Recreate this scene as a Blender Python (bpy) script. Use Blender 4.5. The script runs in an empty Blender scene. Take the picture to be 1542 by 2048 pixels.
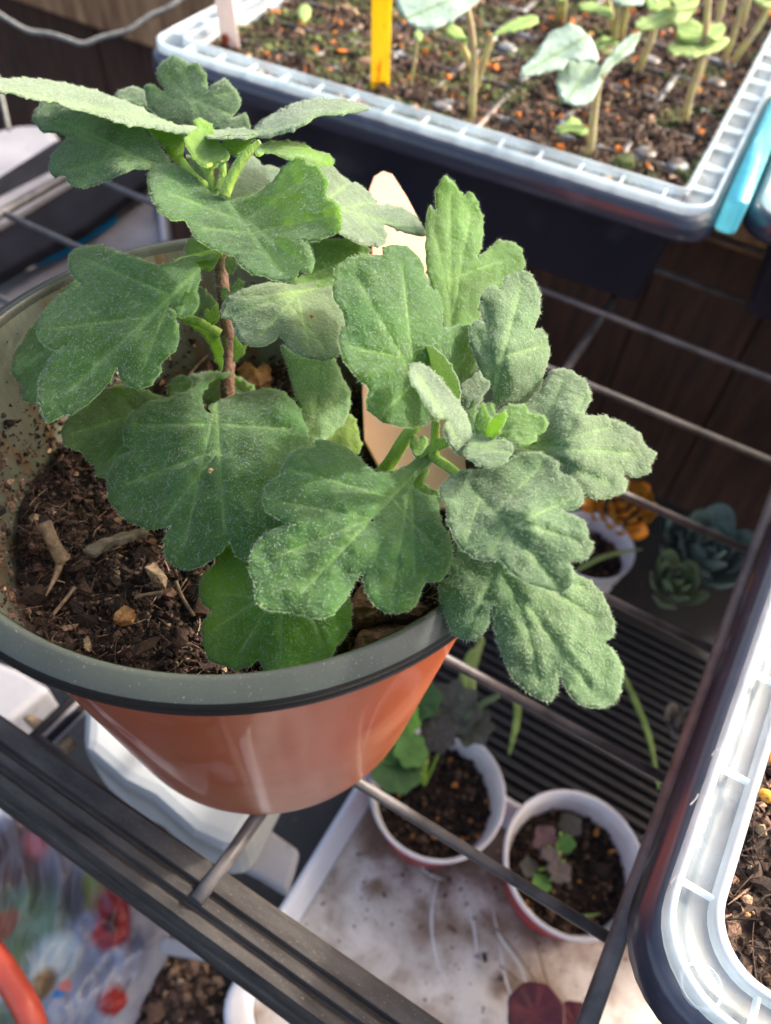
import bpy, math, random
import numpy as np
from math import sin, cos, pi, radians, hypot
from mathutils import Vector, Matrix, noise
from mathutils.geometry import delaunay_2d_cdt
random.seed(7); rng = np.random.default_rng(7)

# ---------------------------------------------------------------- camera
F = 1556.34
M = np.array([[0.85883018, -0.43295511, 0.27378933], [0.50840802, 0.65498732, -0.55902852], [0.06270572, 0.61930726, 0.78264073]])
CH = 0.28435
sc = bpy.context.scene
cam = bpy.data.objects.new('camera', bpy.data.cameras.new('camera'))
sc.collection.objects.link(cam)
mw = Matrix.Identity(4)
for i in range(3):
    for j in range(3): mw[i][j] = M[i][j]
mw[2][3] = CH
cam.matrix_world = mw
cam.data.sensor_fit = 'VERTICAL'; cam.data.sensor_height = 24; cam.data.lens = 24 * F / 2048
cam.data.clip_start = .01; cam.data.clip_end = 200
cam.data.dof.use_dof = True; cam.data.dof.focus_distance = .185; cam.data.dof.aperture_fstop = 9.5
sc.camera = cam

# ---------------------------------------------------------------- light
SUN_EL, SUN_AZ = radians(33), radians(38)      # azimuth measured from +y towards +x
w = bpy.data.worlds.new('World'); sc.world = w; w.use_nodes = True
wn = w.node_tree; wn.nodes.clear()
sky = wn.nodes.new('ShaderNodeTexSky'); sky.sky_type = 'NISHITA'; sky.sun_disc = False
sky.sun_elevation = SUN_EL; sky.sun_rotation = SUN_AZ; sky.air_density = 1.0; sky.dust_density = 7.0; sky.ozone_density = 0.0
bg = wn.nodes.new('ShaderNodeBackground'); bg.inputs[1].default_value = 0.15
wo = wn.nodes.new('ShaderNodeOutputWorld')
wn.links.new(sky.outputs[0], bg.inputs[0]); wn.links.new(bg.outputs[0], wo.inputs[0])
sl = bpy.data.lights.new('sun', 'SUN'); sl.energy = 2.0; sl.angle = radians(2.5); sl.color = (1, .95, .87)
so = bpy.data.objects.new('sun', sl); sc.collection.objects.link(so)
sd = Vector((sin(SUN_AZ) * cos(SUN_EL), cos(SUN_AZ) * cos(SUN_EL), sin(SUN_EL)))
so.rotation_euler = sd.to_track_quat('Z', 'Y').to_euler()
so.location = (0.6, 1.2, 1.5)
sc.view_settings.view_transform = 'Standard'; sc.view_settings.look = 'None'
sc.view_settings.exposure = 1.68; sc.view_settings.gamma = 1
sc.cycles.max_bounces = 10; sc.cycles.transparent_max_bounces = 16

# ---------------------------------------------------------------- helpers
def ray(px, py):
    return M @ np.array([(px - 771) / F, -(py - 1024) / F, -1.0])
def PZ(px, py, z):                     # where the line of sight meets the height z
    r = ray(px, py); t = (z - CH) / r[2]
    return np.array([r[0] * t, r[1] * t, z])
def PD(px, py, d):                     # the point at depth d
    r = ray(px, py); return np.array([r[0] * d, r[1] * d, CH + r[2] * d])
HV = -M[:2, 2] / np.linalg.norm(M[:2, 2])
def PV(px, py, base):                  # point above a base point, in the upright plane through it
    r = ray(px, py); t = (HV @ np.array(base[:2])) / (HV @ r[:2])
    return np.array([r[0] * t, r[1] * t, CH + r[2] * t])
def depth_of(p):
    return -float(M[:, 2] @ (np.array(p) - np.array([0, 0, CH])))
def S(r, g, b):
    f = lambda c: (c / 255 / 12.92 if c / 255 <= .04045 else ((c / 255 + .055) / 1.055) ** 2.4)
    return (f(r), f(g), f(b), 1)

def tagp(o, label=None, cat=None, group=None, kind=None):
    if label: o['label'] = label
    if cat: o['category'] = cat
    if group: o['group'] = group
    if kind: o['kind'] = kind
    return o
def empty(name, loc, label, cat, group=None):
    o = bpy.data.objects.new(name, None); sc.collection.objects.link(o)
    o.location = [float(v) for v in loc]; o.empty_display_size = .01
    o['wl'] = [float(v) for v in loc]
    return tagp(o, label, cat, group)
def worigin(o):
    v = np.zeros(3)
    while o is not None: v = v + np.array(o.location); o = o.parent
    return v
def mk(name, V, Fc, mat, parent=None, smooth=True, origin=None):
    V = np.asarray(V, dtype=float)
    me = bpy.data.meshes.new(name)
    po = worigin(parent) if parent else np.zeros(3)
    if origin is None: origin = po if parent else V.mean(0)
    origin = np.asarray(origin, float)
    me.from_pydata((V - origin).tolist(), [], [list(map(int, f)) for f in Fc])
    me.materials.append(mat)
    if smooth: me.polygons.foreach_set('use_smooth', [True] * len(me.polygons))
    me.update()
    o = bpy.data.objects.new(name, me); sc.collection.objects.link(o)
    if parent: o.parent = parent
    o.location = (origin - po).tolist()
    return o
def bevel(o, wd, seg=2, angle=35):
    m = o.modifiers.new('bevel', 'BEVEL'); m.width = wd; m.segments = seg; m.limit_method = 'ANGLE'; m.angle_limit = radians(angle)
    m.harden_normals = False
    return o
def add(A, B):                         # join (V, F) lists
    V, Fc = A; n = len(V)
    return (list(V) + [tuple(v) for v in B[0]], list(Fc) + [tuple(i + n for i in f) for f in B[1]])
def box(x0, x1, y0, y1, z0, z1):
    V = [(x, y, z) for z in (z0, z1) for y in (y0, y1) for x in (x0, x1)]
    return V, [(0, 2, 3, 1), (4, 5, 7, 6), (0, 1, 5, 4), (2, 6, 7, 3), (0, 4, 6, 2), (1, 3, 7, 5)]
def crom(pts, n=8, closed=False):
    P = [np.array(p, float) for p in pts]; out = []
    N = len(P)
    rngi = range(N if closed else N - 1)
    for i in rngi:
        if closed: a, b, c, d = P[i - 1], P[i], P[(i + 1) % N], P[(i + 2) % N]
        else: a, b, c, d = P[max(i - 1, 0)], P[i], P[i + 1], P[min(i + 2, N - 1)]
        for k in range(n):
            t = k / n
            out.append(.5 * ((2 * b) + (c - a) * t + (2 * a - 5 * b + 4 * c - d) * t * t + (3 * b - a - 3 * c + d) * t ** 3))
    if not closed: out.append(P[-1])
    return out
def tube(path, rad, seg=8, sub=6, flat=1.0, cap=True):
    pts = crom(path, sub) if sub > 1 and len(path) > 2 else [np.array(p, float) for p in path]
    n = len(pts)
    if np.isscalar(rad): R = [rad] * n
    else: R = np.interp(np.linspace(0, 1, n), np.linspace(0, 1, len(rad)), rad)
    V, Fc = [], []
    up = np.array([.13, .21, 1.]); up /= np.linalg.norm(up)
    prev = None
    for i, p in enumerate(pts):
        t = pts[min(i + 1, n - 1)] - pts[max(i - 1, 0)]; t = t / (np.linalg.norm(t) + 1e-12)
        if prev is None:
            a = np.cross(t, up if abs(t @ up) < .95 else np.array([1., 0, 0]))
        else: a = prev - t * (prev @ t)
        a /= np.linalg.norm(a); b = np.cross(t, a); prev = a
        for k in range(seg):
            th = 2 * pi * k / seg
            V.append(p + R[i] * (cos(th) * a + flat * sin(th) * b))
    for i in range(n - 1):
        for k in range(seg):
            Fc.append((i * seg + k, i * seg + (k + 1) % seg, (i + 1) * seg + (k + 1) % seg, (i + 1) * seg + k))
    if cap:
        Fc.append(tuple(range(seg))[::-1]); Fc.append(tuple((n - 1) * seg + k for k in range(seg)))
    return V, Fc
def lathe(prof, c, seg=96, wob=0, ph=0, cap=False):
    V, Fc = [], []
    for r, z in prof:
        for k in range(seg):
            th = 2 * pi * k / seg
            q = r * (1 + wob * sin(2 * th + ph) + wob * .5 * sin(3 * th + 1))
            V.append((c[0] + q * cos(th), c[1] + q * sin(th), c[2] + z))
    for i in range(len(prof) - 1):
        for k in range(seg):
            Fc.append((i * seg + k, i * seg + (k + 1) % seg, (i + 1) * seg + (k + 1) % seg, (i + 1) * seg + k))
    if cap: Fc.append(tuple(range(seg))[::-1])
    return V, Fc
def rrect(cx, cy, hx, hy, r, rot, z, n=8):
    out = []
    for (sx, sy, a0) in ((1, 1, 0), (-1, 1, pi / 2), (-1, -1, pi), (1, -1, 1.5 * pi)):
        for k in range(n + 1):
            a = a0 + k / n * pi / 2
            x = sx * (hx - r) + r * cos(a); y = sy * (hy - r) + r * sin(a)
            out.append((cx + x * cos(rot) - y * sin(rot), cy + x * sin(rot) + y * cos(rot), z))
    return out
def loft(rings, cap0=False, cap1=False, closed=False):
    n = len(rings[0]); V = [v for r in rings for v in r]; Fc = []
    m = len(rings)
    for i in range(m if closed else m - 1):
        j = (i + 1) % m
        for k in range(n): Fc.append((i * n + k, i * n + (k + 1) % n, j * n + (k + 1) % n, j * n + k))
    if cap0: Fc.append(tuple(range(n))[::-1])
    if cap1: Fc.append(tuple((m - 1) * n + k for k in range(n)))
    return V, Fc

# ---------------------------------------------------------------- materials
def newmat(name):
    m = bpy.data.materials.new(name); m.use_nodes = True; nt = m.node_tree
    b = nt.nodes['Principled BSDF']; return m, nt, b, nt.nodes['Material Output']
def pm(name, c1, c2=None, scale=40, rough=.6, bump=0, bscale=None, spec=.5, detail=6, stretch=(1, 1, 1), thresh=(.35, .65), c3=None, s3=200, t3=(.62, .7), coat=0, bdist=.001, metallic=0, rvar=0):
    m, nt, b, out = newmat(name); N, L = nt.nodes, nt.links
    tc = N.new('ShaderNodeTexCoord'); mp = N.new('ShaderNodeMapping'); mp.inputs['Scale'].default_value = stretch
    L.new(tc.outputs['Object'], mp.inputs[0])
    b.inputs['Roughness'].default_value = rough; b.inputs['Specular IOR Level'].default_value = spec
    b.inputs['Coat Weight'].default_value = coat; b.inputs['Metallic'].default_value = metallic
    if c2 is None: c2 = tuple(v * .8 for v in c1[:3]) + (1,)
    ns = N.new('ShaderNodeTexNoise'); ns.inputs['Scale'].default_value = scale; ns.inputs['Detail'].default_value = detail; ns.inputs['Roughness'].default_value = .62
    L.new(mp.outputs[0], ns.inputs['Vector'])
    mr = N.new('ShaderNodeMapRange'); mr.inputs[1].default_value, mr.inputs[2].default_value = thresh
    L.new(ns.outputs[0], mr.inputs[0])
    mx = N.new('ShaderNodeMix'); mx.data_type = 'RGBA'; mx.inputs[6].default_value = c1; mx.inputs[7].default_value = c2
    L.new(mr.outputs[0], mx.inputs[0]); col = mx.outputs[2]
    if c3:
        n3 = N.new('ShaderNodeTexNoise'); n3.inputs['Scale'].default_value = s3; n3.inputs['Detail'].default_value = 4
        L.new(mp.outputs[0], n3.inputs['Vector'])
        m3 = N.new('ShaderNodeMapRange'); m3.inputs[1].default_value, m3.inputs[2].default_value = t3
        L.new(n3.outputs[0], m3.inputs[0])
        x3 = N.new('ShaderNodeMix'); x3.data_type = 'RGBA'; L.new(m3.outputs[0], x3.inputs[0]); L.new(col, x3.inputs[6]); x3.inputs[7].default_value = c3
        col = x3.outputs[2]
    L.new(col, b.inputs['Base Color'])
    if rvar:
        rr = N.new('ShaderNodeMapRange'); rr.inputs[3].default_value = rough; rr.inputs[4].default_value = rough + rvar
        L.new(ns.outputs[0], rr.inputs[0]); L.new(rr.outputs[0], b.inputs['Roughness'])
    if bump:
        bn = N.new('ShaderNodeTexNoise'); bn.inputs['Scale'].default_value = bscale or scale * 3; bn.inputs['Detail'].default_value = 5
        L.new(mp.outputs[0], bn.inputs['Vector'])
        bp = N.new('ShaderNodeBump'); bp.inputs['Strength'].default_value = bump; bp.inputs['Distance'].default_value = bdist
        L.new(bn.outputs[0], bp.inputs['Height']); L.new(bp.outputs[0], b.inputs['Normal'])
    return m
def tintmat(name, rough=.85, bump=.5, bscale=900, transl=0, spec=.3):       # colour from the mesh attribute 'tint'
    m, nt, b, out = newmat(name); N, L = nt.nodes, nt.links
    at = N.new('ShaderNodeAttribute'); at.attribute_name = 'tint'
    tc = N.new('ShaderNodeTexCoord')
    ns = N.new('ShaderNodeTexNoise'); ns.inputs['Scale'].default_value = bscale; ns.inputs['Detail'].default_value = 4; L.new(tc.outputs['Object'], ns.inputs['Vector'])
    hs = N.new('ShaderNodeHueSaturation'); L.new(at.outputs['Color'], hs.inputs['Color'])
    mr = N.new('ShaderNodeMapRange'); mr.inputs[1].default_value = .3; mr.inputs[2].default_value = .7; mr.inputs[3].default_value = .5; mr.inputs[4].default_value = 1.5
    L.new(ns.outputs[0], mr.inputs[0]); L.new(mr.outputs[0], hs.inputs['Value'])
    L.new(hs.outputs[0], b.inputs['Base Color']); b.inputs['Roughness'].default_value = rough; b.inputs['Specular IOR Level'].default_value = spec
    if bump:
        bp = N.new('ShaderNodeBump'); bp.inputs['Strength'].default_value = bump; bp.inputs['Distance'].default_value = .0006
        L.new(ns.outputs[0], bp.inputs['Height']); L.new(bp.outputs[0], b.inputs['Normal'])
    if transl:
        t = N.new('ShaderNodeBsdfTranslucent'); L.new(hs.outputs[0], t.inputs[0])
        mx = N.new('ShaderNodeMixShader'); mx.inputs[0].default_value = transl
        L.new(b.outputs[0], mx.inputs[1]); L.new(t.outputs[0], mx.inputs[2]); L.new(mx.outputs[0], out.inputs[0])
    return m
def clearmat(name, tint=(.74, .88, .97, 1), alpha=.22, rough=.18):
    m, nt, b, out = newmat(name); N, L = nt.nodes, nt.links
    b.inputs['Base Color'].default_value = tint; b.inputs['Roughness'].default_value = rough; b.inputs['Specular IOR Level'].default_value = .6
    b.inputs['Coat Weight'].default_value = .3; b.inputs['Coat Roughness'].default_value = .08
    tr = N.new('ShaderNodeBsdfTransparent'); tr.inputs[0].default_value = (.93, .96, .97, 1)
    tc = N.new('ShaderNodeTexCoord'); ns = N.new('ShaderNodeTexNoise'); ns.inputs['Scale'].default_value = 60; ns.inputs['Detail'].default_value = 5
    L.new(tc.outputs['Object'], ns.inputs['Vector'])
    mr = N.new('ShaderNodeMapRange'); mr.inputs[3].default_value = alpha - .14; mr.inputs[4].default_value = alpha + .14; mr.inputs[1].default_value = .3; mr.inputs[2].default_value = .7
    L.new(ns.outputs[0], mr.inputs[0])
    bp = N.new('ShaderNodeBump'); bp.inputs['Strength'].default_value = .25; bp.inputs['Distance'].default_value = .0008
    L.new(ns.outputs[0], bp.inputs['Height']); L.new(bp.outputs[0], b.inputs['Normal'])
    tl = N.new('ShaderNodeBsdfTranslucent'); tl.inputs[0].default_value = tint
    m1 = N.new('ShaderNodeMixShader'); m1.inputs[0].default_value = .35; L.new(b.outputs[0], m1.inputs[1]); L.new(tl.outputs[0], m1.inputs[2])
    mx = N.new('ShaderNodeMixShader'); L.new(mr.outputs[0], mx.inputs[0]); L.new(tr.outputs[0], mx.inputs[1]); L.new(m1.outputs[0], mx.inputs[2])
    L.new(mx.outputs[0], out.inputs[0]); return m

def leafmat(name, fuzz=.5, transl=.42, tcol=(.62, .82, .10, 1), sheen=.5):
    m, nt, b, out = newmat(name); N, L = nt.nodes, nt.links
    oi = N.new('ShaderNodeObjectInfo'); tc = N.new('ShaderNodeTexCoord')
    def nz(s, d=4, r=.6):
        n = N.new('ShaderNodeTexNoise'); n.inputs['Scale'].default_value = s; n.inputs['Detail'].default_value = d; n.inputs['Roughness'].default_value = r
        L.new(tc.outputs['Object'], n.inputs['Vector']); return n.outputs[0]
    def mrg(v, a, c, e, f):
        n = N.new('ShaderNodeMapRange'); n.inputs[1].default_value = a; n.inputs[2].default_value = c; n.inputs[3].default_value = e; n.inputs[4].default_value = f
        L.new(v, n.inputs[0]); return n.outputs[0]
    def mixc(f, a, c):
        n = N.new('ShaderNodeMix'); n.data_type = 'RGBA'
        if hasattr(f, 'links'): L.new(f, n.inputs[0])
        else: n.inputs[0].default_value = f
        for v, i in ((a, 6), (c, 7)):
            if hasattr(v, 'links'): L.new(v, n.inputs[i])
            else: n.inputs[i].default_value = v
        return n.outputs[2]
    big = nz(90, 3); mid = nz(420, 4); fine = nz(2300, 3, .7)
    hs = N.new('ShaderNodeHueSaturation'); L.new(oi.outputs['Color'], hs.inputs['Color']); L.new(mrg(big, .3, .7, .6, 1.3), hs.inputs['Value'])
    hs.inputs['Hue'].default_value = .5
    va = N.new('ShaderNodeAttribute'); va.attribute_name = 'vein'
    vf = N.new('ShaderNodeMath'); vf.operation = 'MULTIPLY'; vf.inputs[1].default_value = .8; L.new(va.outputs['Fac'], vf.inputs[0])
    c = mixc(vf.outputs[0], hs.outputs[0], (.20, .33, .11, 1))
    c = mixc(mrg(mid, .45, .72, 0, .35 * fuzz), c, (.30, .38, .27, 1))
    c = mixc(mrg(fine, .52, .72, 0, .75 * fuzz), c, (.42, .50, .38, 1))
    L.new(c, b.inputs['Base Color'])
    b.inputs['Roughness'].default_value = .62; b.inputs['Specular IOR Level'].default_value = .25
    b.inputs['Sheen Weight'].default_value = sheen; b.inputs['Sheen Roughness'].default_value = .45; b.inputs['Sheen Tint'].default_value = (.85, .95, .85, 1)
    b1 = N.new('ShaderNodeBump'); b1.inputs['Strength'].default_value = .8; b1.inputs['Distance'].default_value = .0011; L.new(mid, b1.inputs['Height'])
    b2 = N.new('ShaderNodeBump'); b2.inputs['Strength'].default_value = .8; b2.inputs['Distance'].default_value = .00032; L.new(fine, b2.inputs['Height']); L.new(b1.outputs[0], b2.inputs['Normal'])
    L.new(b2.outputs[0], b.inputs['Normal'])
    t = N.new('ShaderNodeBsdfTranslucent'); t.inputs[0].default_value = tcol
    mx = N.new('ShaderNodeMixShader'); mx.inputs[0].default_value = transl
    L.new(b.outputs[0], mx.inputs[1]); L.new(t.outputs[0], mx.inputs[2]); L.new(mx.outputs[0], out.inputs[0])
    return m
LEAF = leafmat('felted_leaf', .34, .46, (.62, .92, .03, 1), .3)
LEAFP = leafmat('woolly_young_leaf', .5, .32, (.52, .74, .20, 1), .4)
HAIR = None
def hairmat():
    m, nt, b, out = newmat('leaf_hair'); N, L = nt.nodes, nt.links
    b.inputs['Base Color'].default_value = (.50, .60, .46, 1); b.inputs['Roughness'].default_value = .5
    t = N.new('ShaderNodeBsdfTranslucent'); t.inputs[0].default_value = (.75, .82, .62, 1)
    mx = N.new('ShaderNodeMixShader'); mx.inputs[0].default_value = .5
    L.new(b.outputs[0], mx.inputs[1]); L.new(t.outputs[0], mx.inputs[2]); L.new(mx.outputs[0], out.inputs[0]); return m
HAIR = hairmat()

def glow(m, col, fac):                 # let light through a thin plastic or stem
    nt = m.node_tree; out = nt.nodes['Material Output']; b = nt.nodes['Principled BSDF']; t = nt.nodes.new('ShaderNodeBsdfTranslucent')
    src = b.inputs['Base Color'].links[0].from_socket; nt.links.new(src, t.inputs[0]); mx = nt.nodes.new('ShaderNodeMixShader'); mx.inputs[0].default_value = fac
    nt.links.new(b.outputs[0], mx.inputs[1]); nt.links.new(t.outputs[0], mx.inputs[2]); nt.links.new(mx.outputs[0], out.inputs[0]); return m
# ---------------------------------------------------------------- leaf builder
def tps(ctrl):
    P = np.array([c[:2] for c in ctrl], float) / 200; v = np.array([c[2] for c in ctrl], float); n = len(P)
    if n <= 3:
        A = np.c_[np.ones(n), P]; co = np.linalg.lstsq(A, v, rcond=None)[0]
        return lambda X: np.c_[np.ones(len(X)), X / 200] @ co
    U = lambda r: np.where(r > 1e-9, r * r * np.log(r + 1e-12), 0)
    K = U(np.linalg.norm(P[:, None] - P[None], axis=2)) + np.eye(n) * .02
    A = np.c_[np.ones(n), P]; Mx = np.block([[K, A], [A.T, np.zeros((3, 3))]])
    co = np.linalg.solve(Mx, np.r_[v, 0, 0, 0])
    return lambda X: U(np.linalg.norm(X[:, None] / 200 - P[None], axis=2)) @ co[:n] + np.c_[np.ones(len(X)), X / 200] @ co[n:]
def segdist(X, a, b):
    a = np.array(a, float); b = np.array(b, float); d = b - a
    t = np.clip(((X - a) @ d) / (d @ d + 1e-9), 0, 1)
    return np.linalg.norm(X - a - t[:, None] * d, axis=1)
def inside(X, poly):
    x, y = X[:, 0], X[:, 1]; c = np.zeros(len(X), bool); n = len(poly)
    for i in range(n):
        x1, y1 = poly[i - 1]; x2, y2 = poly[i]
        k = ((y1 > y) != (y2 > y)) & (x < (x2 - x1) * (y - y1) / (y2 - y1 + 1e-12) + x1); c ^= k
    return c
def leaf_surface(outline, ctrl, mode, veins, puff, droop, wr, step, seed, tooth=1.0):
    o = np.array(crom(outline, 6, True)); 
    seg = np.linalg.norm(np.roll(o, -1, 0) - o, axis=1); L = seg.sum(); n = int(L / (step * .55))
    s = np.r_[0, np.cumsum(seg)]; oc = np.r_[o, o[:1]]
    u = np.linspace(0, L, n, endpoint=False)
    B = np.c_[np.interp(u, s, oc[:, 0]), np.interp(u, s, oc[:, 1])]
    nr = np.roll(B, -1, 0) - np.roll(B, 1, 0); nr = np.c_[nr[:, 1], -nr[:, 0]] / (np.linalg.norm(nr, axis=1)[:, None] + 1e-9)
    sgn = 1 if np.sum(B[:, 0] * np.roll(B[:, 1], -1) - np.roll(B[:, 0], -1) * B[:, 1]) < 0 else -1; sgn = -sgn
    jit = np.array([noise.noise(Vector((a * .07, seed, 0))) for a in u]) * 2.2 + rng.normal(0, .35, n)
    q = random.uniform(10, 30)
    while q < L - 10:
        jit = jit + 4.2 * tooth * random.uniform(.5, 1.2) * np.exp(-((u - q) / 3.2) ** 2); q += random.uniform(26, 62)
    B = B + nr * jit[:, None] * sgn
    x0, y0 = B.min(0); x1, y1 = B.max(0)
    gx, gy = np.meshgrid(np.arange(x0, x1, step), np.arange(y0, y1, step * .87))
    gx = gx + (np.arange(gx.shape[0]) % 2)[:, None] * step * .5
    G = np.c_[gx.ravel(), gy.ravel()] + rng.normal(0, step * .08, (gx.size, 2))
    G = G[inside(G, B)]
    dB = np.full(len(G), 1e9)
    for i in range(0, len(B), 400): dB = np.minimum(dB, np.linalg.norm(G[:, None] - B[None, i:i + 400], axis=2).min(1)) 
    G = G[dB > step * .45]
    vp = []
    for a_, b_ in veins:
        a_, b_ = np.array(a_), np.array(b_); l_ = np.linalg.norm(b_ - a_); d_ = (b_ - a_) / (l_ + 1e-9); n_ = np.array([-d_[1], d_[0]])
        for t_ in np.arange(2, l_, 5.0):
            for o_ in (0, -4.5, 4.5): vp.append(a_ + d_ * t_ + n_ * o_)
    if vp:
        vp = np.array(vp); vp = vp[inside(vp, B)]
        if len(vp):
            db = np.min([np.linalg.norm(vp - q_, axis=1) for q_ in B], 0); vp = vp[db > 3]
        if len(vp) and len(G):
            dg = np.min([np.linalg.norm(G - q_, axis=1) for q_ in vp], 0); G = G[dg > 4.5]
        G = np.r_[G, vp] if len(vp) else G
    A = np.r_[B, G]
    vs, ed, fc, *_ = delaunay_2d_cdt([Vector(p) for p in A], [], [list(range(len(B)))], 1, 1e-5)
    X = np.array([tuple(v) for v in vs])
    dE = np.full(len(X), 1e9)
    for i in range(0, len(B), 400): dE = np.minimum(dE, np.linalg.norm(X[:, None] - B[None, i:i + 400], axis=2).min(1))
    dV = np.full(len(X), 1e9)
    for i, (a, b) in enumerate(veins): dV = np.minimum(dV, segdist(X, a, b) + (0 if i == 0 else 1.0))
    f = tps(ctrl); v = f(X)
    d = v if mode == 'd' else (v - CH) / np.array([ray(*p)[2] for p in X])
    nz = np.array([noise.noise(Vector((p[0] / 70, p[1] / 70, seed))) for p in X]) * 1.3 + np.array([noise.noise(Vector((p[0] / 26, p[1] / 26, seed + 5))) for p in X]) * .45
    if len(veins): d = d + puff * .36 * (np.exp(-(dV / 7) ** 2) - .3 * np.exp(-((dV - 42) / 26) ** 2))
    d = d + droop * .45 * np.exp(-dE / 40) + nz * wr * .9
    W = np.array([PD(p[0], p[1], dd) for p, dd in zip(X, d)])
    vein = np.exp(-(dV / 3.6) ** 2) if len(veins) else np.zeros(len(X))
    fcs = []
    for t in fc:
        a, b_, c = W[t[0]], W[t[1]], W[t[2]]
        nn = np.cross(b_ - a, c - a)
        fcs.append(tuple(t) if nn @ (np.array([0, 0, CH]) - a) > 0 else tuple(t)[::-1])
    # boundary loop indices in order (first len(B) outputs keep input order in practice)
    cnt = {}
    for t in fcs:
        for i in range(len(t)):
            e = (t[i], t[(i + 1) % len(t)]); cnt[e] = cnt.get(e, 0) + 1
    bd = [e for e in cnt if (e[1], e[0]) not in cnt]
    return W, fcs, vein, bd
def hairs(W, Fc, bd, n_surf, ln, wd, edge_n=2, name='fuzz', parent=None, mat=None, up=.55):
    T = np.array([f[:3] for f in Fc]); a, b, c = W[T[:, 0]], W[T[:, 1]], W[T[:, 2]]
    N = np.cross(b - a, c - a); ar = np.linalg.norm(N, axis=1); N = N / (ar[:, None] + 1e-15)
    k = rng.choice(len(T), n_surf, p=ar / ar.sum()); r1 = np.sqrt(rng.random(n_surf)); r2 = rng.random(n_surf)
    P = (1 - r1)[:, None] * a[k] + (r1 * (1 - r2))[:, None] * b[k] + (r1 * r2)[:, None] * c[k]
    # combed: a common direction over the leaf plus scatter
    com = (W[-1] - W[0]); com = com / (np.linalg.norm(com) + 1e-9)
    D = rng.normal(0, 1, (n_surf, 3)) * .7 + com[None] * .6
    D = D - N[k] * (D * N[k]).sum(1)[:, None]; D /= np.linalg.norm(D, axis=1)[:, None] + 1e-9
    D = D + N[k] * up * rng.uniform(.2, 1.2, (n_surf, 1)); P0 = P + N[k] * .00012
    if bd and edge_n:
        fn = {}
        E = np.array(bd); A, Bq = W[E[:, 0]], W[E[:, 1]]
        out = []; pts = []
        tri = {}
        for f in Fc:
            for i in range(len(f)): tri[(f[i], f[(i + 1) % len(f)])] = f
        for i, e in enumerate(bd):
            f = tri[e]; cen = W[list(f)].mean(0); m = (A[i] + Bq[i]) / 2; t = Bq[i] - A[i]; t /= np.linalg.norm(t) + 1e-12
            o = m - cen; o -= t * (o @ t); o /= np.linalg.norm(o) + 1e-12
            for q in range(edge_n):
                s = random.random(); pts.append(A[i] * s + Bq[i] * (1 - s)); dd = o + t * random.gauss(0, .45) + rng.normal(0, .3, 3); out.append(dd / np.linalg.norm(dd))
        P0 = np.r_[P0, pts]; D = np.r_[D, out]
    n = len(P0); ll = ln * rng.uniform(.45, 1.25, (n, 1))
    vd = np.array([0, 0, CH]) - P0; Wd = np.cross(D, rng.normal(0, 1, (n, 3))); Wd /= np.linalg.norm(Wd, axis=1)[:, None] + 1e-12
    Wd2 = np.cross(D, Wd); Wd2 /= np.linalg.norm(Wd2, axis=1)[:, None] + 1e-12
    w_ = wd * .5
    bend = rng.normal(0, .25, (n, 3)) * ll
    V = np.stack([P0 + Wd * w_, P0 - .5 * Wd * w_ + .87 * Wd2 * w_, P0 - .5 * Wd * w_ - .87 * Wd2 * w_, P0 + D * ll + bend], 1).reshape(-1, 3)
    base = np.arange(n)[:, None] * 4
    Ff = np.concatenate([base + np.array([0, 1, 3]), base + np.array([1, 2, 3]), base + np.array([2, 0, 3])], 0)
    o = mk(name, V, Ff.tolist(), mat or HAIR, parent, smooth=False)
    tagp(o, kind='stuff'); return o
def leaf(parent, outline, ctrl, base=None, tips=(), mode='z', col=(.06, .13, .035), mat=None, puff=.0012, droop=.0012, wr=.0014, step=9, label=None, fuzz=1.0, side=True, thick=.00030, name='leaf', extra=None, hair_len=.00062):
    mat = mat or LEAF
    veins = []
    if base is not None:
        b0 = np.array(base, float)
        for i, t in enumerate(tips):
            t = np.array(t, float); mid = b0 + (t - b0) * .5
            if i == 0: ax = t; veins.append((tuple(b0), tuple(b0 + (t - b0) * .93)))
            else:
                # side veins leave the midrib part of the way along
                s = .12 + .45 * (i % 3) / 3; st = b0 + (ax - b0) * s
                veins.append((tuple(st), tuple(st + (t - st) * .88)))
    W, Fc, vn, bd = leaf_surface(outline, ctrl, mode, veins, puff, droop, wr, step, seed=random.random() * 50)
    A = (W, Fc)
    o = mk(name, W, Fc, mat, parent)
    at = o.data.attributes.new('vein', 'FLOAT', 'POINT'); at.data.foreach_set('value', vn.astype(np.float32))
    o.color = (col[0], col[1], col[2], 1)
    sm = o.modifiers.new('thickness', 'SOLIDIFY'); sm.thickness = thick; sm.offset = -1
    if label: o['label'] = label
    ar = 0
    T = np.array([f[:3] for f in Fc]); ar = np.linalg.norm(np.cross(W[T[:, 1]] - W[T[:, 0]], W[T[:, 2]] - W[T[:, 0]]), axis=1).sum() / 2
    n = int(min(9000, max(150, ar * (2.6e6 if mat is LEAFP else 1.9e6) * fuzz)))
    if fuzz > 0: hairs(W, Fc, bd, n, hair_len, .00008, 3 if fuzz > .8 else 2, parent=o)
    return o

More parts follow.
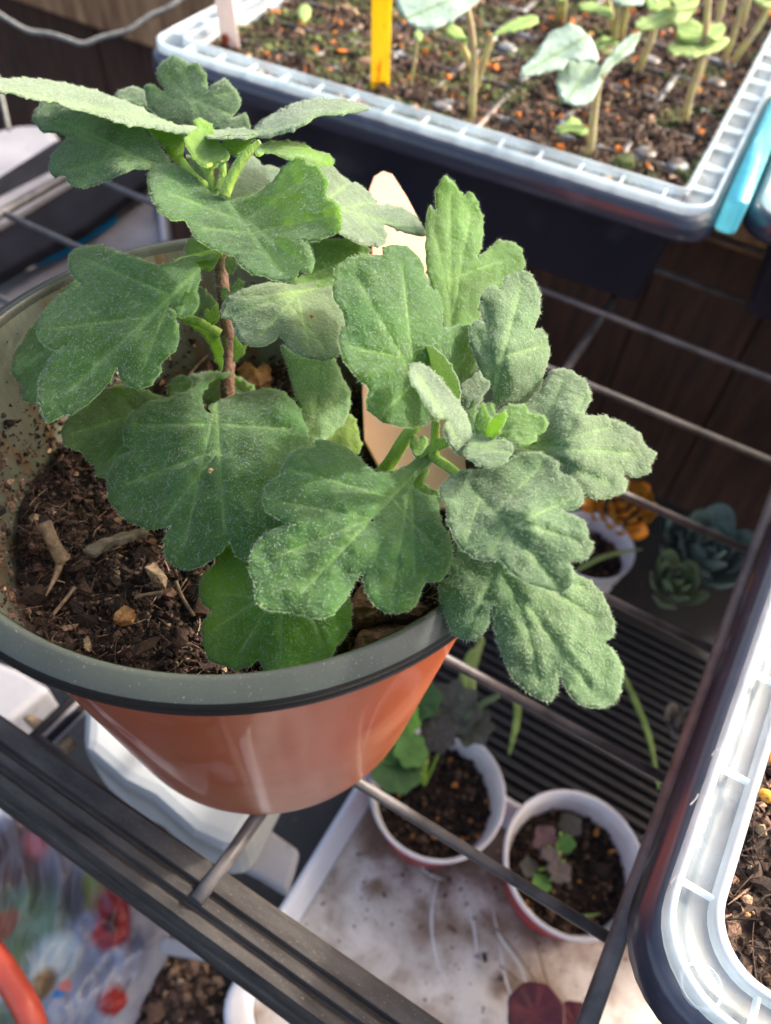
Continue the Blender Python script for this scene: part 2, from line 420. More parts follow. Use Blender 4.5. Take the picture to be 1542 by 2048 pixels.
# ================================================================= SETTING
WOODD = pm('dark_stained_wood', S(92, 58, 42), S(48, 29, 22), 14, .75, .5, 60, stretch=(6, 6, .7), thresh=(.3, .7), bdist=.004)
WOODL = pm('sunlit_wood', S(196, 150, 108), S(120, 78, 52), 12, .8, .5, 60, stretch=(5, 5, .8), thresh=(.3, .65), bdist=.004)  # paler tan puts the sunlight on the wall into the colour
m_ground = pm('dark_ground', S(40, 32, 28), S(22, 18, 17), 20, .9, .5, 80)
mk('ground', *box(-4, 4, -2, 6, -.75, -.70), m_ground, smooth=False)['kind'] = 'structure'
fence = empty('wooden_fence', (-.4, .82, -.7), 'brown stained timber board wall standing behind the shelf and the tubs', 'fence')
x = -2.4; i = 0
while x < 1.6:
    wd = random.uniform(.125, .15)
    o = mk('board', *box(x, x + wd - .0015, .82 + random.uniform(0, .006), .842, -.7, .06), WOODD if not (-1.15 < x < -.62) else (WOODL if i % 3 == 0 else WOODD), fence, smooth=False)  # a few left boards take the sunlit colour
    bevel(o, .003); x += wd; i += 1
mk('added_backing', *box(-2.4, 1.6, .845, .86, -.7, .05), WOODD, fence, smooth=False)  # unseen board added to stop light leaking through the seams
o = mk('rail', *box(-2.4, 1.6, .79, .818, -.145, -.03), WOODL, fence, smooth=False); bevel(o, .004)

# ---------------------------------------------------------------- wire shelf
M_WIRE = pm('coated_wire', S(100, 94, 92), S(64, 60, 60), 80, .45, .25, 500, spec=.5, bdist=.0003)
M_BEAM = pm('ribbed_black_plastic', S(76, 72, 69), S(50, 47, 45), 45, .68, .35, 700, spec=.25, stretch=(1, 4, 4), c3=S(128, 114, 98), s3=900, t3=(.64, .74), bdist=.0004)
shelf = empty('wire_shelf', (0, .2, 0), 'black coated wire shelf with ribbed front beam under the orange pot and tubs', 'shelf')
for yy in (.0898, .1522, .2170, .2790, .3440, .4095, .474, .538, .602):
    mk('wire', *tube([(-.43, yy, -.0022), (.0545, yy, -.0022)], .0021, 10, 1), M_WIRE, shelf)
for yy in (.2170, .2790, .3440, .4095, .474):
    mk('wire', *tube([(.0585, yy, -.0022), (.42, yy, -.0022)], .0021, 8, 1), M_WIRE, shelf)
mk('cross_wire', *tube([(-.0680, .0275, .0008 + .001), (-.0680, .045, -.002), (-.068, .62, -.0066)], .0026, 10, 1), M_WIRE, shelf)
mk('end_wire', *tube([(.0562, .010, .002), (.0562, .62, .002)], .0032, 12, 1), M_WIRE, shelf)
mk('end_wire', *tube([(-.43, .04, -.002), (-.43, .62, -.002)], .0032, 12, 1), M_WIRE, shelf)
# front beam: ribbed profile run along x
prof = [(.0400, -.012), (.0400, -.001), (.0388, .0005), (.0330, .0008), (.0318, -.0014), (.0308, -.0014), (.0298, .0012), (.0272, .0014), (.0262, -.0012), (.0252, -.0012), (.0240, .0004), (.0212, .0006), (.0205, -.001), (.0195, -.0032), (.0188, -.0060), (.0180, -.0062), (.0172, -.0090), (.0168, -.022), (.0200, -.0225), (.0205, -.012)]
rings = [[(xx, a, b) for a, b in prof] for xx in np.linspace(-.5, .42, 12)]
mk('front_beam', *loft(rings, True, True), M_BEAM, shelf, smooth=False)

# left black bars and the white storage box below the shelf
M_BLK = pm('black_plastic', S(34, 33, 38), S(24, 23, 27), 30, .8, .15, 300, spec=.08)
M_WHT = pm('white_plastic', S(156, 154, 158), S(130, 128, 134), 12, .6, .1, 60, c3=S(120, 108, 98), s3=90, t3=(.66, .8))
M_GRY = pm('grey_plastic', S(134, 131, 134), S(104, 100, 104), 12, .7, .1, 60, spec=.15)
M_BLUE = pm('blue_plastic', S(0, 118, 160), S(0, 96, 138), 20, .6, .05, 100, spec=.2)
def quadprism(pts, z, th, mat, name, parent=None, rad=0):
    top = [PZ(a, b, z) for a, b in pts]; n = len(top)
    V = [tuple(t) for t in top] + [(t[0], t[1], t[2] - th) for t in top]
    ar = sum(top[i - 1][0] * top[i][1] - top[i][0] * top[i - 1][1] for i in range(n))
    f = list(range(n)); f = f if ar > 0 else f[::-1]
    Fc = [tuple(f), tuple(i + n for i in f[::-1])] + [(f[i], f[i - 1], f[i - 1] + n, f[i] + n) for i in range(n)]
    o = mk(name, V, Fc, mat, parent, smooth=False)
    if rad: bevel(o, rad, 3)
    return o
stor = empty('storage_box', PZ(230, 500, -.14), 'grey white storage box with a bright blue clip below the left shelf end', 'box')
quadprism([(-40, 640), (-30, 560), (60, 530), (230, 425), (285, 400), (300, 360), (335, 420), (345, 560), (250, 680), (60, 760)], -.12, .08, M_GRY, 'lid', stor, .01)
quadprism([(45, 523), (85, 480), (215, 415), (233, 420), (230, 436), (120, 505), (60, 524)], -.112, .006, M_BLUE, 'clip', stor, .002)
quadprism([(312, 395), (326, 395), (336, 480), (322, 480)], -.112, .01, M_WHT, 'edge_strip', stor, .002)
tb = empty('black_rack', PZ(100, 430, -.09), 'black slatted rack with two pale strips lying below the left end of the shelf', 'rack')
quadprism([(-60, 600), (-60, 470), (170, 350), (290, 330), (300, 352), (170, 450), (40, 520), (-30, 560)], -.095, .012, M_BLK, 'panel', tb, .003)
quadprism([(-60, 425), (0, 393), (105, 340), (140, 330), (140, 345), (20, 402), (-60, 446)], -.090, .006, M_GRY, 'strip', tb, .001)
quadprism([(-60, 462), (0, 432), (125, 360), (140, 355), (140, 362), (5, 446), (-60, 480)], -.090, .006, M_GRY, 'strip', tb, .001)
quadprism([(-60, 395), (0, 350), (110, 280), (160, 270), (120, 335), (-60, 425)], -.098, .012, M_BLK, 'slat', tb, .003)
bk = empty('white_container', PZ(40, 330, -.16), 'pale plastic container with a rounded lid at the left edge before the wooden wall', 'container')
quadprism([(-70, 420), (-70, 290), (-20, 258), (30, 246), (75, 243), (110, 255), (130, 290), (100, 345), (0, 410)], -.15, .09, M_WHT, 'lid', bk, .012)

# ================================================================= TUBS
M_TUB = pm('black_tub', S(60, 59, 70), S(46, 52, 68), 9, .28, .1, 120, spec=.5, c3=S(84, 84, 94), s3=45, t3=(.58, .8), coat=.25)
M_CLR = clearmat('clear_plastic')
M_CLRE = clearmat('clear_plastic_edge', (.86, .95, 1, 1), .52, .12)
M_CYAN = clearmat('cyan_plastic', (.18, .72, .85, 1), .75, .2)
CRUMB = tintmat('soil_crumb', .9, .5, 1400)
def tinted(o, cols):                  # per-vertex colours
    at = o.data.color_attributes.new('tint', 'FLOAT_COLOR', 'POINT')
    at.data.foreach_set('color', np.asarray(cols, np.float32).ravel()); return o
ICO = None
def ico():
    g = (1 + 5 ** .5) / 2
    V = np.array([(-1, g, 0), (1, g, 0), (-1, -g, 0), (1, -g, 0), (0, -1, g), (0, 1, g), (0, -1, -g), (0, 1, -g), (g, 0, -1), (g, 0, 1), (-g, 0, -1), (-g, 0, 1)]) / 1.9
    Fc = [(0, 11, 5), (0, 5, 1), (0, 1, 7), (0, 7, 10), (0, 10, 11), (1, 5, 9), (5, 11, 4), (11, 10, 2), (10, 7, 6), (7, 1, 8), (3, 9, 4), (3, 4, 2), (3, 2, 6), (3, 6, 8), (3, 8, 9), (4, 9, 5), (2, 4, 11), (6, 2, 10), (8, 6, 7), (9, 8, 1)]
    return V, np.array(Fc)
IV, IF = ico()
def crumbs(name, P, size, cols, parent=None, elong=1.6, mat=None, rough=.28, origin=None):
    n = len(P); sz = np.asarray(size).reshape(-1, 1, 1) * np.ones((n, 1, 1))
    V = np.repeat(IV[None], n, 0) * (1 + rng.normal(0, rough, (n, 12, 1)))
    sc3 = rng.uniform(.55, 1, (n, 1, 3)); sc3[:, :, 0] *= rng.uniform(1, elong, (n, 1))
    V = V * sc3
    q = rng.normal(0, 1, (n, 4)); q /= np.linalg.norm(q, axis=1)[:, None]
    w_, x_, y_, z_ = q.T
    R = np.stack([1 - 2 * (y_ * y_ + z_ * z_), 2 * (x_ * y_ - z_ * w_), 2 * (x_ * z_ + y_ * w_), 2 * (x_ * y_ + z_ * w_), 1 - 2 * (x_ * x_ + z_ * z_), 2 * (y_ * z_ - x_ * w_), 2 * (x_ * z_ - y_ * w_), 2 * (y_ * z_ + x_ * w_), 1 - 2 * (x_ * x_ + y_ * y_)], 1).reshape(n, 3, 3)
    V = np.einsum('nij,nkj->nki', R, V) * sz + np.asarray(P)[:, None]
    Fc = (IF[None] + (np.arange(n) * 12)[:, None, None]).reshape(-1, 3)
    o = mk(name, V.reshape(-1, 3), Fc.tolist(), mat or CRUMB, parent, smooth=False, origin=origin)
    tinted(o, np.repeat(np.c_[cols, np.ones(n)], 12, 0)); return o
def soilcols(n, dark=.7, warm=1.0):
    pal = np.array([S(44, 33, 28)[:3], S(66, 50, 42)[:3], S(92, 70, 57)[:3], S(30, 23, 20)[:3], S(122, 98, 78)[:3], S(156, 132, 104)[:3]])
    p = np.array([.3, .28, .2, .14, .06, .02]); k = rng.choice(len(pal), n, p=p)
    return pal[k] * rng.uniform(.7, 1.25, (n, 1)) * np.array([1, warm, warm])
def fibres(name, P, ln, rad, cols, parent=None, flat=True, origin=None):
    V, Fc, C = [], [], []
    for p, l, r, c in zip(P, ln, rad, cols):
        a = random.uniform(0, 2 * pi); d = np.array([cos(a), sin(a), random.uniform(-.25, .45)]) * l
        k = rng.normal(0, .18, 3) * l
        tv, tf = tube([p - d / 2, p + k * .6, p + d / 2 + k * .2], [r, r * .9, r * .3], 4, 3, cap=False)
        n = len(V); V += tv; Fc += [tuple(i + n for i in f) for f in tf]; C += [list(c) + [1]] * len(tv)
    o = mk(name, V, Fc, CRUMB, parent, smooth=True, origin=origin); tinted(o, C); return o
def soil_bed(name, x0, x1, y0, y1, z, label, cat, base, green=0, amp=.004, n=5000, cs=.0022, res=.004, orange=.03, inr=None, rot=0, cx=0, cy=0):
    nx = int((x1 - x0) / res); ny = int((y1 - y0) / res)
    V, Fc, C = [], [], []
    def hgt(x, y): return z + amp * (noise.noise(Vector((x * 45, y * 45, 1.7))) + .6 * noise.noise(Vector((x * 140, y * 140, 4))) + .4 * noise.noise(Vector((x * 400, y * 400, 9))))
    def rt(x, y):
        dx, dy = x - cx, y - cy; return cx + dx * cos(rot) - dy * sin(rot), cy + dx * sin(rot) + dy * cos(rot)
    for j in range(ny + 1):
        for i in range(nx + 1):
            x = x0 + (x1 - x0) * i / nx; y = y0 + (y1 - y0) * j / ny; X, Y = rt(x, y)
            V.append((X, Y, hgt(X, Y)))
            g = noise.noise(Vector((X * 30 + 3, Y * 30, 0))); b = .5 + .5 * noise.noise(Vector((X * 200, Y * 200, 3)))
            if green and g > .22 - (.3 if X < -.17 else 0): C.append((.05 * b + .02, .06 * b + .025, .02 * b + .01, 1))
            else: C.append((.10 * b + .025, .065 * b + .017, .045 * b + .012, 1))
    for j in range(ny):
        for i in range(nx):
            a = j * (nx + 1) + i; Fc.append((a, a + 1, a + nx + 2, a + nx + 1))
    o = mk(name, V, Fc, CRUMB, None); tinted(o, C)
    tagp(o, label, cat, kind='stuff')
    px = rng.uniform(x0 + .002, x1 - .002, n); py = rng.uniform(y0 + .002, y1 - .002, n)
    P = []; 
    for a, b in zip(px, py):
        X, Y = rt(a, b); P.append((X, Y, hgt(X, Y) + random.uniform(-.0005, .0012)))
    cols = soilcols(n) * 1.35; k = rng.random(n)
    cols[k < orange] = np.array(S(205, 120, 50)[:3]); cols[(k > orange) & (k < orange * 1.5)] = np.array(S(220, 170, 110)[:3])
    if green:
        for i, q in enumerate(P):
            if k[i] > .45 and noise.noise(Vector((q[0] * 30 + 3, q[1] * 30, 0))) > .22 - (.3 if q[0] < -.17 else 0):
                cols[i] = np.array(S(84, 92, 52)[:3]) * random.uniform(.6, 1.4)
    sz = cs * rng.lognormal(-.5, .45, n); sz[k < orange] = cs * rng.uniform(.6, 1.6, (k < orange).sum())
    c = crumbs('crumbs', P, sz, cols, o); tagp(c, kind='stuff')
    m = n // 5
    ix = rng.choice(n, m); fb = fibres('fibres', [np.array(P[i]) + np.array([0, 0, .001]) for i in ix], rng.uniform(.004, .016, m), rng.uniform(.0001, .0004, m), soilcols(m) * 2.0, o); tagp(fb, kind='stuff')
    return hgt

def tub(x0, x1, y0, y1, zt, rot, label, insert_label, piv, nx_r, ny_r, cyan=None, cr=.018, body_in=.018, fw=.0165):
    cx, cy = (x0 + x1) / 2, (y0 + y1) / 2; hx, hy = (x1 - x0) / 2, (y1 - y0) / 2
    # rotate the centre about the pivot
    dx, dy = cx - piv[0], cy - piv[1]; cx, cy = piv[0] + dx * cos(rot) - dy * sin(rot), piv[1] + dx * sin(rot) + dy * cos(rot)
    R = lambda ins, z, rr=None: rrect(cx, cy, hx - ins, hy - ins, max(.004, (rr if rr else cr) - ins * .6), rot, z)
    t = empty('plant_tub', (cx, cy, 0), label, 'tub', None)
    b = body_in
    rings = [R(b + .012, .002), R(b + .006, .006), R(b, zt - .018), R(.006, zt - .014), R(.001, zt - .013), R(0, zt - .011), R(.0012, zt - .003), R(.003, zt - .0008), R(.006, zt), R(.009, zt - .0005), R(b + .002, zt - .004), R(b + .003, zt - .03)]
    mk('body', *loft(rings, True), M_TUB, t)
    ins = empty('tray_insert', (cx, cy, zt), insert_label, 'tray')
    z = zt + .0035
    q = fw
    rings = [R(.006, zt + .0005), R(.0052, z + .0006), R(.0064, z + .0012), R(.0075, z - .0018), R(q * .5, z - .0022), R(q + .002, z - .0018), R(q + .0032, z + .0014), R(q + .0046, z + .001), R(q + .006, z - .004), R(q + .008, z - .02)]
    mk('flange', *loft(rings), M_CLR, ins)
    mk('outer_edge', *loft([R(.0046, zt + .0004), R(.0044, z + .0016), R(.0056, z + .0022), R(.0066, z + .0016), R(.0064, z - .001)]), M_CLRE, ins)
    mk('inner_edge', *loft([R(q + .0018, z - .0012), R(q + .0022, z + .0022), R(q + .0034, z + .0026), R(q + .0048, z + .0014)]), M_CLRE, ins)
    def put(ax, ay, w_, h_):
        V, Fc = box(ax - w_, ax + w_, ay - h_, ay + h_, z - .0016, z + .0012)
        V = [(piv2[0] + a * cos(rot) - b_ * sin(rot), piv2[1] + a * sin(rot) + b_ * cos(rot), c) for a, b_, c in V]
        bevel(mk('rib', V, Fc, M_CLRE, ins, smooth=False), .0005)
    piv2 = (cx, cy)
    for i in range(nx_r):
        xx = -hx + .03 + (2 * hx - .06) * i / max(1, nx_r - 1)
        for sy in (-1, 1): put(xx, sy * (hy - (q + .0084) / 2), .0006, (q - .004) / 2)
    for i in range(ny_r):
        yy = -hy + .03 + (2 * hy - .06) * i / max(1, ny_r - 1)
        for sx in (-1, 1): put(sx * (hx - (q + .0084) / 2), yy, (q - .004) / 2, .0006)
    return t, ins, (cx, cy, hx - q - .003, hy - q - .003)

# upper (back) tub
T1, I1, B1 = tub(-.388, -.0275, .398, .80, .075, radians(3.2), 'dark indigo black tub full of cabbage seedlings behind the pot', 'clear ribbed plastic seed tray seated in the back tub with the cabbage seedlings', (-.03, .398), 14, 14)
h1 = soil_bed('seedling_compost', B1[0] - B1[2], B1[0] + B1[2], B1[1] - B1[3], B1[1] + B1[3], .069, 'brown compost with green algae and orange crumbs filling the back seedling tray', 'soil', None, green=1, amp=.003, n=16000, cs=.0021, res=.0045, orange=.018, rot=radians(3.2), cx=B1[0], cy=B1[1])
# cell dividers poking through the compost
M_DIV = pm('grey_cell_divider', S(140, 145, 148), S(88, 88, 86), 60, .4, .2, 300, c3=S(60, 45, 36), s3=70, t3=(.42, .52))
def divider(x0, y0, x1, y1, wv):
    mk_ = lambda: None
    pts = []; n = 14
    V, Fc = [], []
    for i in range(n + 1):
        t = i / n; x = x0 + (x1 - x0) * t; y = y0 + (y1 - y0) * t; dx, dy = -(y1 - y0), (x1 - x0); l = hypot(dx, dy); dx, dy = dx / l * wv, dy / l * wv
        z = .0702 + .0012 * noise.noise(Vector((x * 60, y * 60, 7)))
        V += [(x - dx, y - dy, z - .004), (x - dx * .6, y - dy * .6, z), (x + dx * .6, y + dy * .6, z), (x + dx, y + dy, z - .004)]
    for i in range(n):
        for k in range(3): a = i * 4 + k; Fc.append((a, a + 4, a + 5, a + 1))
    return mk('cell_divider', V, Fc, M_DIV, I1)
r_ = radians(3.2)
def loc1(u, v): # along / across the back tub, metres from its near right corner
    return (-.03 - u * cos(r_) - v * sin(r_), .398 - u * sin(r_) + v * cos(r_))
for v in (.062, .104, .146, .188, .23): divider(*loc1(.03, v), *loc1(.335, v), .0028)
for u in (.062, .104, .146, .188, .23, .272): divider(*loc1(u, .025), *loc1(u, .30), .0028)
for (a, b) in ((884, 212), (1432, 165), (1292, 305), (1355, 330), (1015, 95), (1300, 120)):
    p = PZ(a, b, .071)
    o = mk('drain_disc', *lathe([(.0001, .0014), (.0055, .0012), (.0066, 0), (.0066, -.003)], p, 20, .06, random.random() * 6), M_DIV, I1)
for (u, v) in ((.020, .05),): pass

# cyan clip along the right side of the back tub
cl = mk('locking_clip', *loft([rrect(-.0283, .500, .0056, .088, .0045, radians(3.6), z, 5) for z in (.068, .070, .083, .085)], True, True), M_CYAN, T1)
T3, I3, B3 = tub(-.0175, .40, .425, .80, .075, radians(3.2), 'second dark tub half out of frame at the right, past the cyan clip', 'clear plastic tray in the second dark tub at the right edge', (-.0175, .425), 10, 12)  # far end, out of view, lengthened to keep sun off the lower shelf
soil_bed('tub_compost', B3[0] - B3[2], B3[0] - B3[2] + .12, B3[1] - B3[3], B3[1] + B3[3], .069, 'brown compost in the second dark tub at the right edge', 'soil', None, n=1500, cs=.003, res=.006, rot=radians(3.2), cx=B3[0], cy=B3[1])
# right (front) tub
T2, I2, B2 = tub(.0442, .40, .0575, .36, .073, radians(-.6), 'glossy black tub with rounded corner filling the lower right of the photo', 'clear ribbed plastic tray seated in the glossy black tub at lower right', (.0442, .0575), 9, 8, cr=.024, fw=.0125)
h2 = soil_bed('potting_compost', B2[0] - B2[2], B2[0] - B2[2] + .14, B2[1] - B2[3], B2[1] + B2[3], .066, 'dark fibrous compost in the clear tray of the glossy black tub at lower right', 'soil', None, n=11000, cs=.0021, res=.0025, orange=.008, amp=.006)
d = PZ(1402, 1972, .0752)
mk('injection_mark', *lathe([(.0044, 0), (.0046, .0004), (.0050, .0004), (.0052, 0)], d + np.array([0, 0, .0002]), 36), M_CLRE, I2)
# the orange pellet in it
p = PZ(1534, 1592, .078)
o = crumbs('fertiliser_pellet', [p], [.0035], np.array([S(215, 150, 60)[:3]]), None, 1.05, rough=.03); tagp(o, 'round yellow orange pellet on the compost at the right edge', 'pellet')
o.modifiers.new('round', 'SUBSURF').levels = 2; o.modifiers['round'].render_levels = 2
# white hairs of dried glue / root on the black lip
M_ROOT = pm('pale_root', S(210, 205, 200), S(170, 165, 160), 300, .6)
for pts in ([(1423, 1512), (1432, 1500), (1447, 1496)], [(1340, 1768), (1348, 1757), (1366, 1752)], [(1380, 1610), (1392, 1597), (1396, 1588)]):
    o = mk('root_thread', *tube([PZ(a, b, .0755) for a, b in pts], .00025, 5, 5), M_ROOT); 
    tagp(o, ['short white root thread on the black tub lip, topmost of three', 'white hooked root thread low on the black tub lip', 'tiny white root thread in the middle of the black tub lip'][[1423, 1340, 1380].index(pts[0][0])], 'root')

# ================================================================= POT
PX, PY, PH = -.0968, .1086, .1449
M_POTO = pm('terracotta_plastic', S(190, 92, 50), S(172, 80, 42), 12, .28, .08, 60, spec=.5, coat=.3, bdist=.001, c3=S(200, 128, 92), s3=14, t3=(.5, .7), rvar=.15)
M_POTI = pm('dark_grey_green_plastic', S(60, 65, 58), S(45, 49, 44), 25, .34, .2, 900, spec=.5, c3=S(136, 132, 118), s3=2600, t3=(.66, .74), bdist=.0002)
pot = empty('flower_pot', (PX, PY, 0), 'orange brown plastic flower pot with a dark grey rim holding the chrysanthemum', 'pot')
mk('body', *lathe([(.0, .0015), (.050, .0015), (.0535, 0), (.0560, .0012), (.0575, .004), (.0585, .010), (.0745, PH - .012), (.0752, PH - .009)], (PX, PY, 0), 128, .003, 1.0), M_POTO, pot)
mk('rim_band', *lathe([(.0749, PH - .0085), (.0775, PH - .0086), (.0792, PH - .0080), (.0799, PH - .0068), (.0799, PH - .0054), (.0794, PH - .0048), (.0799, PH - .0042), (.0800, PH - .0030), (.0796, PH - .0020)], (PX, PY, 0), 160, .003, 1.0), pm('black_rim_band', S(44, 45, 44), S(32, 33, 33), 30, .38, .1, 600), pot)
mk('rim', *lathe([(.0796, PH - .0020), (.0788, PH - .0014), (.0758, PH + .0001), (.0749, PH + .0003), (.0743, PH - .0001), (.0740, PH - .0008), (.0736, PH - .0018)], (PX, PY, 0), 160, .003, 1.0), M_POTI, pot)
mk('inner_wall', *lathe([(.07345, PH - .0018), (.0727, PH - .008), (.0680, .095), (.0590, .03)], (PX, PY, 0), 128, .003, 1.0), pm('grey_inner_wall', S(112, 116, 102), S(86, 88, 76), 30, .5, .3, 500, spec=.3, c3=S(104, 84, 62), s3=120, t3=(.52, .66), stretch=(1, 1, .35)), pot)
M_SCUF = None
# compost in the pot
ZS = .097
def hs(x, y):
    return ZS + .0055 * noise.noise(Vector((x * 60, y * 60, 2))) + .0040 * noise.noise(Vector((x * 150, y * 170, 5))) + .0016 * noise.noise(Vector((x * 500, y * 500, 8)))
V, Fc, C = [], [], []
nr, na = 44, 150
for i in range(nr + 1):
    for k in range(na):
        r = .0684 * i / nr; a = 2 * pi * k / na; x, y = PX + r * cos(a), PY + r * sin(a); V.append((x, y, hs(x, y)))
        b = .5 + .5 * noise.noise(Vector((x * 300, y * 300, 3))); C.append((.055 * b + .018, .034 * b + .011, .026 * b + .008, 1))
for i in range(nr):
    for k in range(na): Fc.append((i * na + k, (i + 1) * na + k, (i + 1) * na + (k + 1) % na, i * na + (k + 1) % na))
soil = mk('potting_soil', V, Fc, CRUMB); tinted(soil, C); tagp(soil, 'dark brown fibrous potting soil filling the orange pot', 'soil', kind='stuff')
n = 30000
r = .0665 * np.sqrt(rng.random(n)); a = rng.random(n) * 2 * pi
P = [(PX + q * cos(t), PY + q * sin(t), hs(PX + q * cos(t), PY + q * sin(t)) + random.uniform(-.0005, .0014)) for q, t in zip(r, a)]
o = crumbs('crumbs', P, .00085 * rng.lognormal(-.3, .48, n), soilcols(n), soil, 2.0); tagp(o, kind='stuff')
m = 3200; ix = rng.choice(n, m)
o = fibres('fibres', [np.array(P[i]) + np.array([0, 0, .0012]) for i in ix], rng.uniform(.002, .009, m), rng.uniform(.00008, .00024, m), soilcols(m) * 1.7, soil); tagp(o, kind='stuff')
# soil stuck on the inside wall, left
nw = 900; ww = rng.random(nw); th = radians(185) + rng.normal(0, 1, nw) * radians(34); zz = .098 + (PH - .104) * np.minimum(1, np.abs(rng.normal(0, .42, nw)))
Pw = [(PX + (.0680 + (z - .095) * .108 - .0002) * cos(t), PY + (.0680 + (z - .095) * .108 - .0002) * sin(t), z) for t, z in zip(th, zz)]
o = crumbs('wall_crumbs', Pw, .0006 * rng.lognormal(-.3, .5, nw), soilcols(nw) * 2.2, soil, 2.2); tagp(o, kind='stuff')
# loose pieces on the soil
M_TWIG = pm('dry_twig', S(140, 118, 92), S(92, 74, 58), 400, .8, .5, 900, stretch=(1, 1, 1))
M_BARK = pm('bark_chip', S(120, 86, 70), S(74, 50, 42), 220, .85, .8, 500)
M_HUSK = pm('golden_husk', S(176, 128, 74), S(128, 84, 48), 300, .6, .6, 700)
tw = mk('twig', *tube([PZ(88, 1045, .112), PZ(108, 1090, .107), PZ(126, 1122, .103)], [.0019, .0018, .0023], 9, 5), M_TWIG)
tagp(tw, 'dry forked twig leaning on the inner wall at the left of the pot', 'twig')
for pts, rr in (([(122, 1120), (112, 1150), (92, 1192)], [.0014, .0008, .0002]), ([(120, 1116), (136, 1110), (142, 1108)], [.0009, .0005, .0001])):
    mk('fork', *tube([PZ(a, b, .103) for a, b in pts], rr, 6, 4), M_TWIG, tw)
def shard(name, pts, z, th, mat, label, cat, group=None, bend=.002):
    c = np.mean(pts, 0); top = []
    V = []
    for a, b in pts: V.append(PZ(a, b, z + bend * noise.noise(Vector((a * .05, b * .05, 3)))))
    V.append(PZ(c[0], c[1], z + th * .8)); n = len(pts)
    lo = [v - np.array([0, 0, th]) for v in V]; V = V + lo
    ar = sum((pts[i - 1][0] * pts[i][1] - pts[i][0] * pts[i - 1][1]) for i in range(n))
    Fc = []
    for i in range(n):
        j = (i + 1) % n; t = (i, j, n) if ar < 0 else (j, i, n); Fc.append(t); Fc.append(tuple(q + n + 1 for q in t[::-1]))
        Fc.append((j, i, i + n + 1, j + n + 1) if ar < 0 else (i, j, j + n + 1, i + n + 1))
    o = mk(name, V, Fc, mat, None, smooth=False); s = o.modifiers.new('sub', 'SUBSURF'); s.levels = 3; s.render_levels = 3
    s.subdivision_type = 'SIMPLE'
    d_ = o.modifiers.new('rough', 'DISPLACE'); tx = bpy.data.textures.new('t_' + name, 'CLOUDS'); tx.noise_scale = .004; d_.texture = tx; d_.strength = .0022
    tagp(o, label, cat, group); return o
shard('dry_leaf', [(165, 1100), (190, 1085), (230, 1068), (285, 1055), (292, 1064), (262, 1078), (215, 1092), (190, 1108)], .104, .0012, pm('dry_leaf', S(134, 122, 104), S(90, 78, 64), 150, .8, .5, 500), 'curled grey dry leaf on the soil left of the big lower leaf', 'dry leaf')
shard('bark_chip', [(230, 1225), (248, 1208), (268, 1222), (262, 1240), (240, 1246), (226, 1240)], .1035, .0018, M_HUSK, 'small golden bark chip in the middle of the front soil', 'bark chip')
shard('bark_chip', [(290, 1135), (308, 1125), (330, 1150), (326, 1168), (305, 1165)], .104, .002, M_TWIG, 'pale tan bark chip beside the twig under the big leaf', 'bark chip')
shard('bark_chip', [(690, 1215), (730, 1160), (800, 1195), (860, 1215), (840, 1232), (760, 1240), (715, 1245)], .108, .005, M_BARK, 'large reddish brown bark chip near the right rim, upper one', 'bark chip')
shard('bark_chip', [(705, 1300), (722, 1262), (760, 1245), (815, 1252), (800, 1278), (750, 1296), (720, 1310)], .106, .005, M_BARK, 'dark bark chip touching the rim at lower right, lower one', 'bark chip')
shard('bark_chip', [(395, 760), (410, 690), (425, 690), (430, 740), (420, 775)], .101, .004, M_BARK, 'reddish bark chip standing just left of the stem', 'bark chip')
shard('seed_husk', [(475, 740), (488, 722), (505, 726), (512, 736), (525, 722), (540, 732), (541, 758), (520, 772), (490, 765)], .103, .004, M_HUSK, 'golden seed husk split open to the right of the stem', 'husk')
for i, (pts, lb) in enumerate([([(352, 1162), (365, 1195), (388, 1232)], 'thin tan straw standing on the soil beside the lowest leaf'), ([(105, 1230), (130, 1200), (150, 1175)], 'flat tan splinter near the left edge of the soil'), ([(270, 1195), (300, 1188), (325, 1185)], 'short tan straw in front of the pale bark chip'), ([(440, 690), (405, 720), (370, 760)], 'thin straw on the soil behind the stem')]):
    o = mk('straw', *tube([PZ(a, b, .1045) for a, b in pts], .0005, 5, 5), M_TWIG); tagp(o, lb, 'straw')

# ================================================================= LABEL STICK
M_STICK = pm('peach_plastic', S(226, 176, 146), S(212, 156, 126), 30, .55, .1, 200, stretch=(1, 1, 1), thresh=(.3, .7), c3=S(232, 190, 160), s3=40)
so_ = [(738, 378), (748, 352), (766, 341), (785, 348), (815, 395), (850, 462), (862, 540), (875, 640), (895, 760), (925, 880), (935, 950), (928, 1020), (800, 1010), (756, 931), (728, 880), (724, 780), (736, 640), (744, 500)]
ff = tps([(770, 340, .268), (850, 460, .266), (740, 500, .262), (930, 1000, .222), (740, 930, .226)])
W = [PD(a, b, float(ff(np.array([[a, b]]))[0])) for a, b in so_]
nrm = np.cross(PD(850, 460, .266) - PD(745, 380, .270), PD(840, 1000, .226) - PD(745, 380, .270)); nrm /= np.linalg.norm(nrm); O_ = PD(745, 380, .270); C_ = np.array([0, 0, CH])
W = [C_ + ray(a, b) * (((O_ - C_) @ nrm) / (ray(a, b) @ nrm)) for a, b in so_]
if nrm @ (np.array([0, 0, CH]) - W[0]) < 0: nrm = -nrm
n = len(W); V = [w_ for w_ in W] + [w_ - nrm * .0016 for w_ in W]
Fc = [tuple(range(n))[::-1], tuple(range(n, 2 * n))] + [(i, (i + 1) % n, (i + 1) % n + n, i + n) for i in range(n)]
stick = mk('plant_label', V, Fc, M_STICK, None, smooth=False); bevel(stick, .0004)
tagp(stick, 'peach coloured flat plant label stuck upright in the pot behind the leaves', 'plant label')
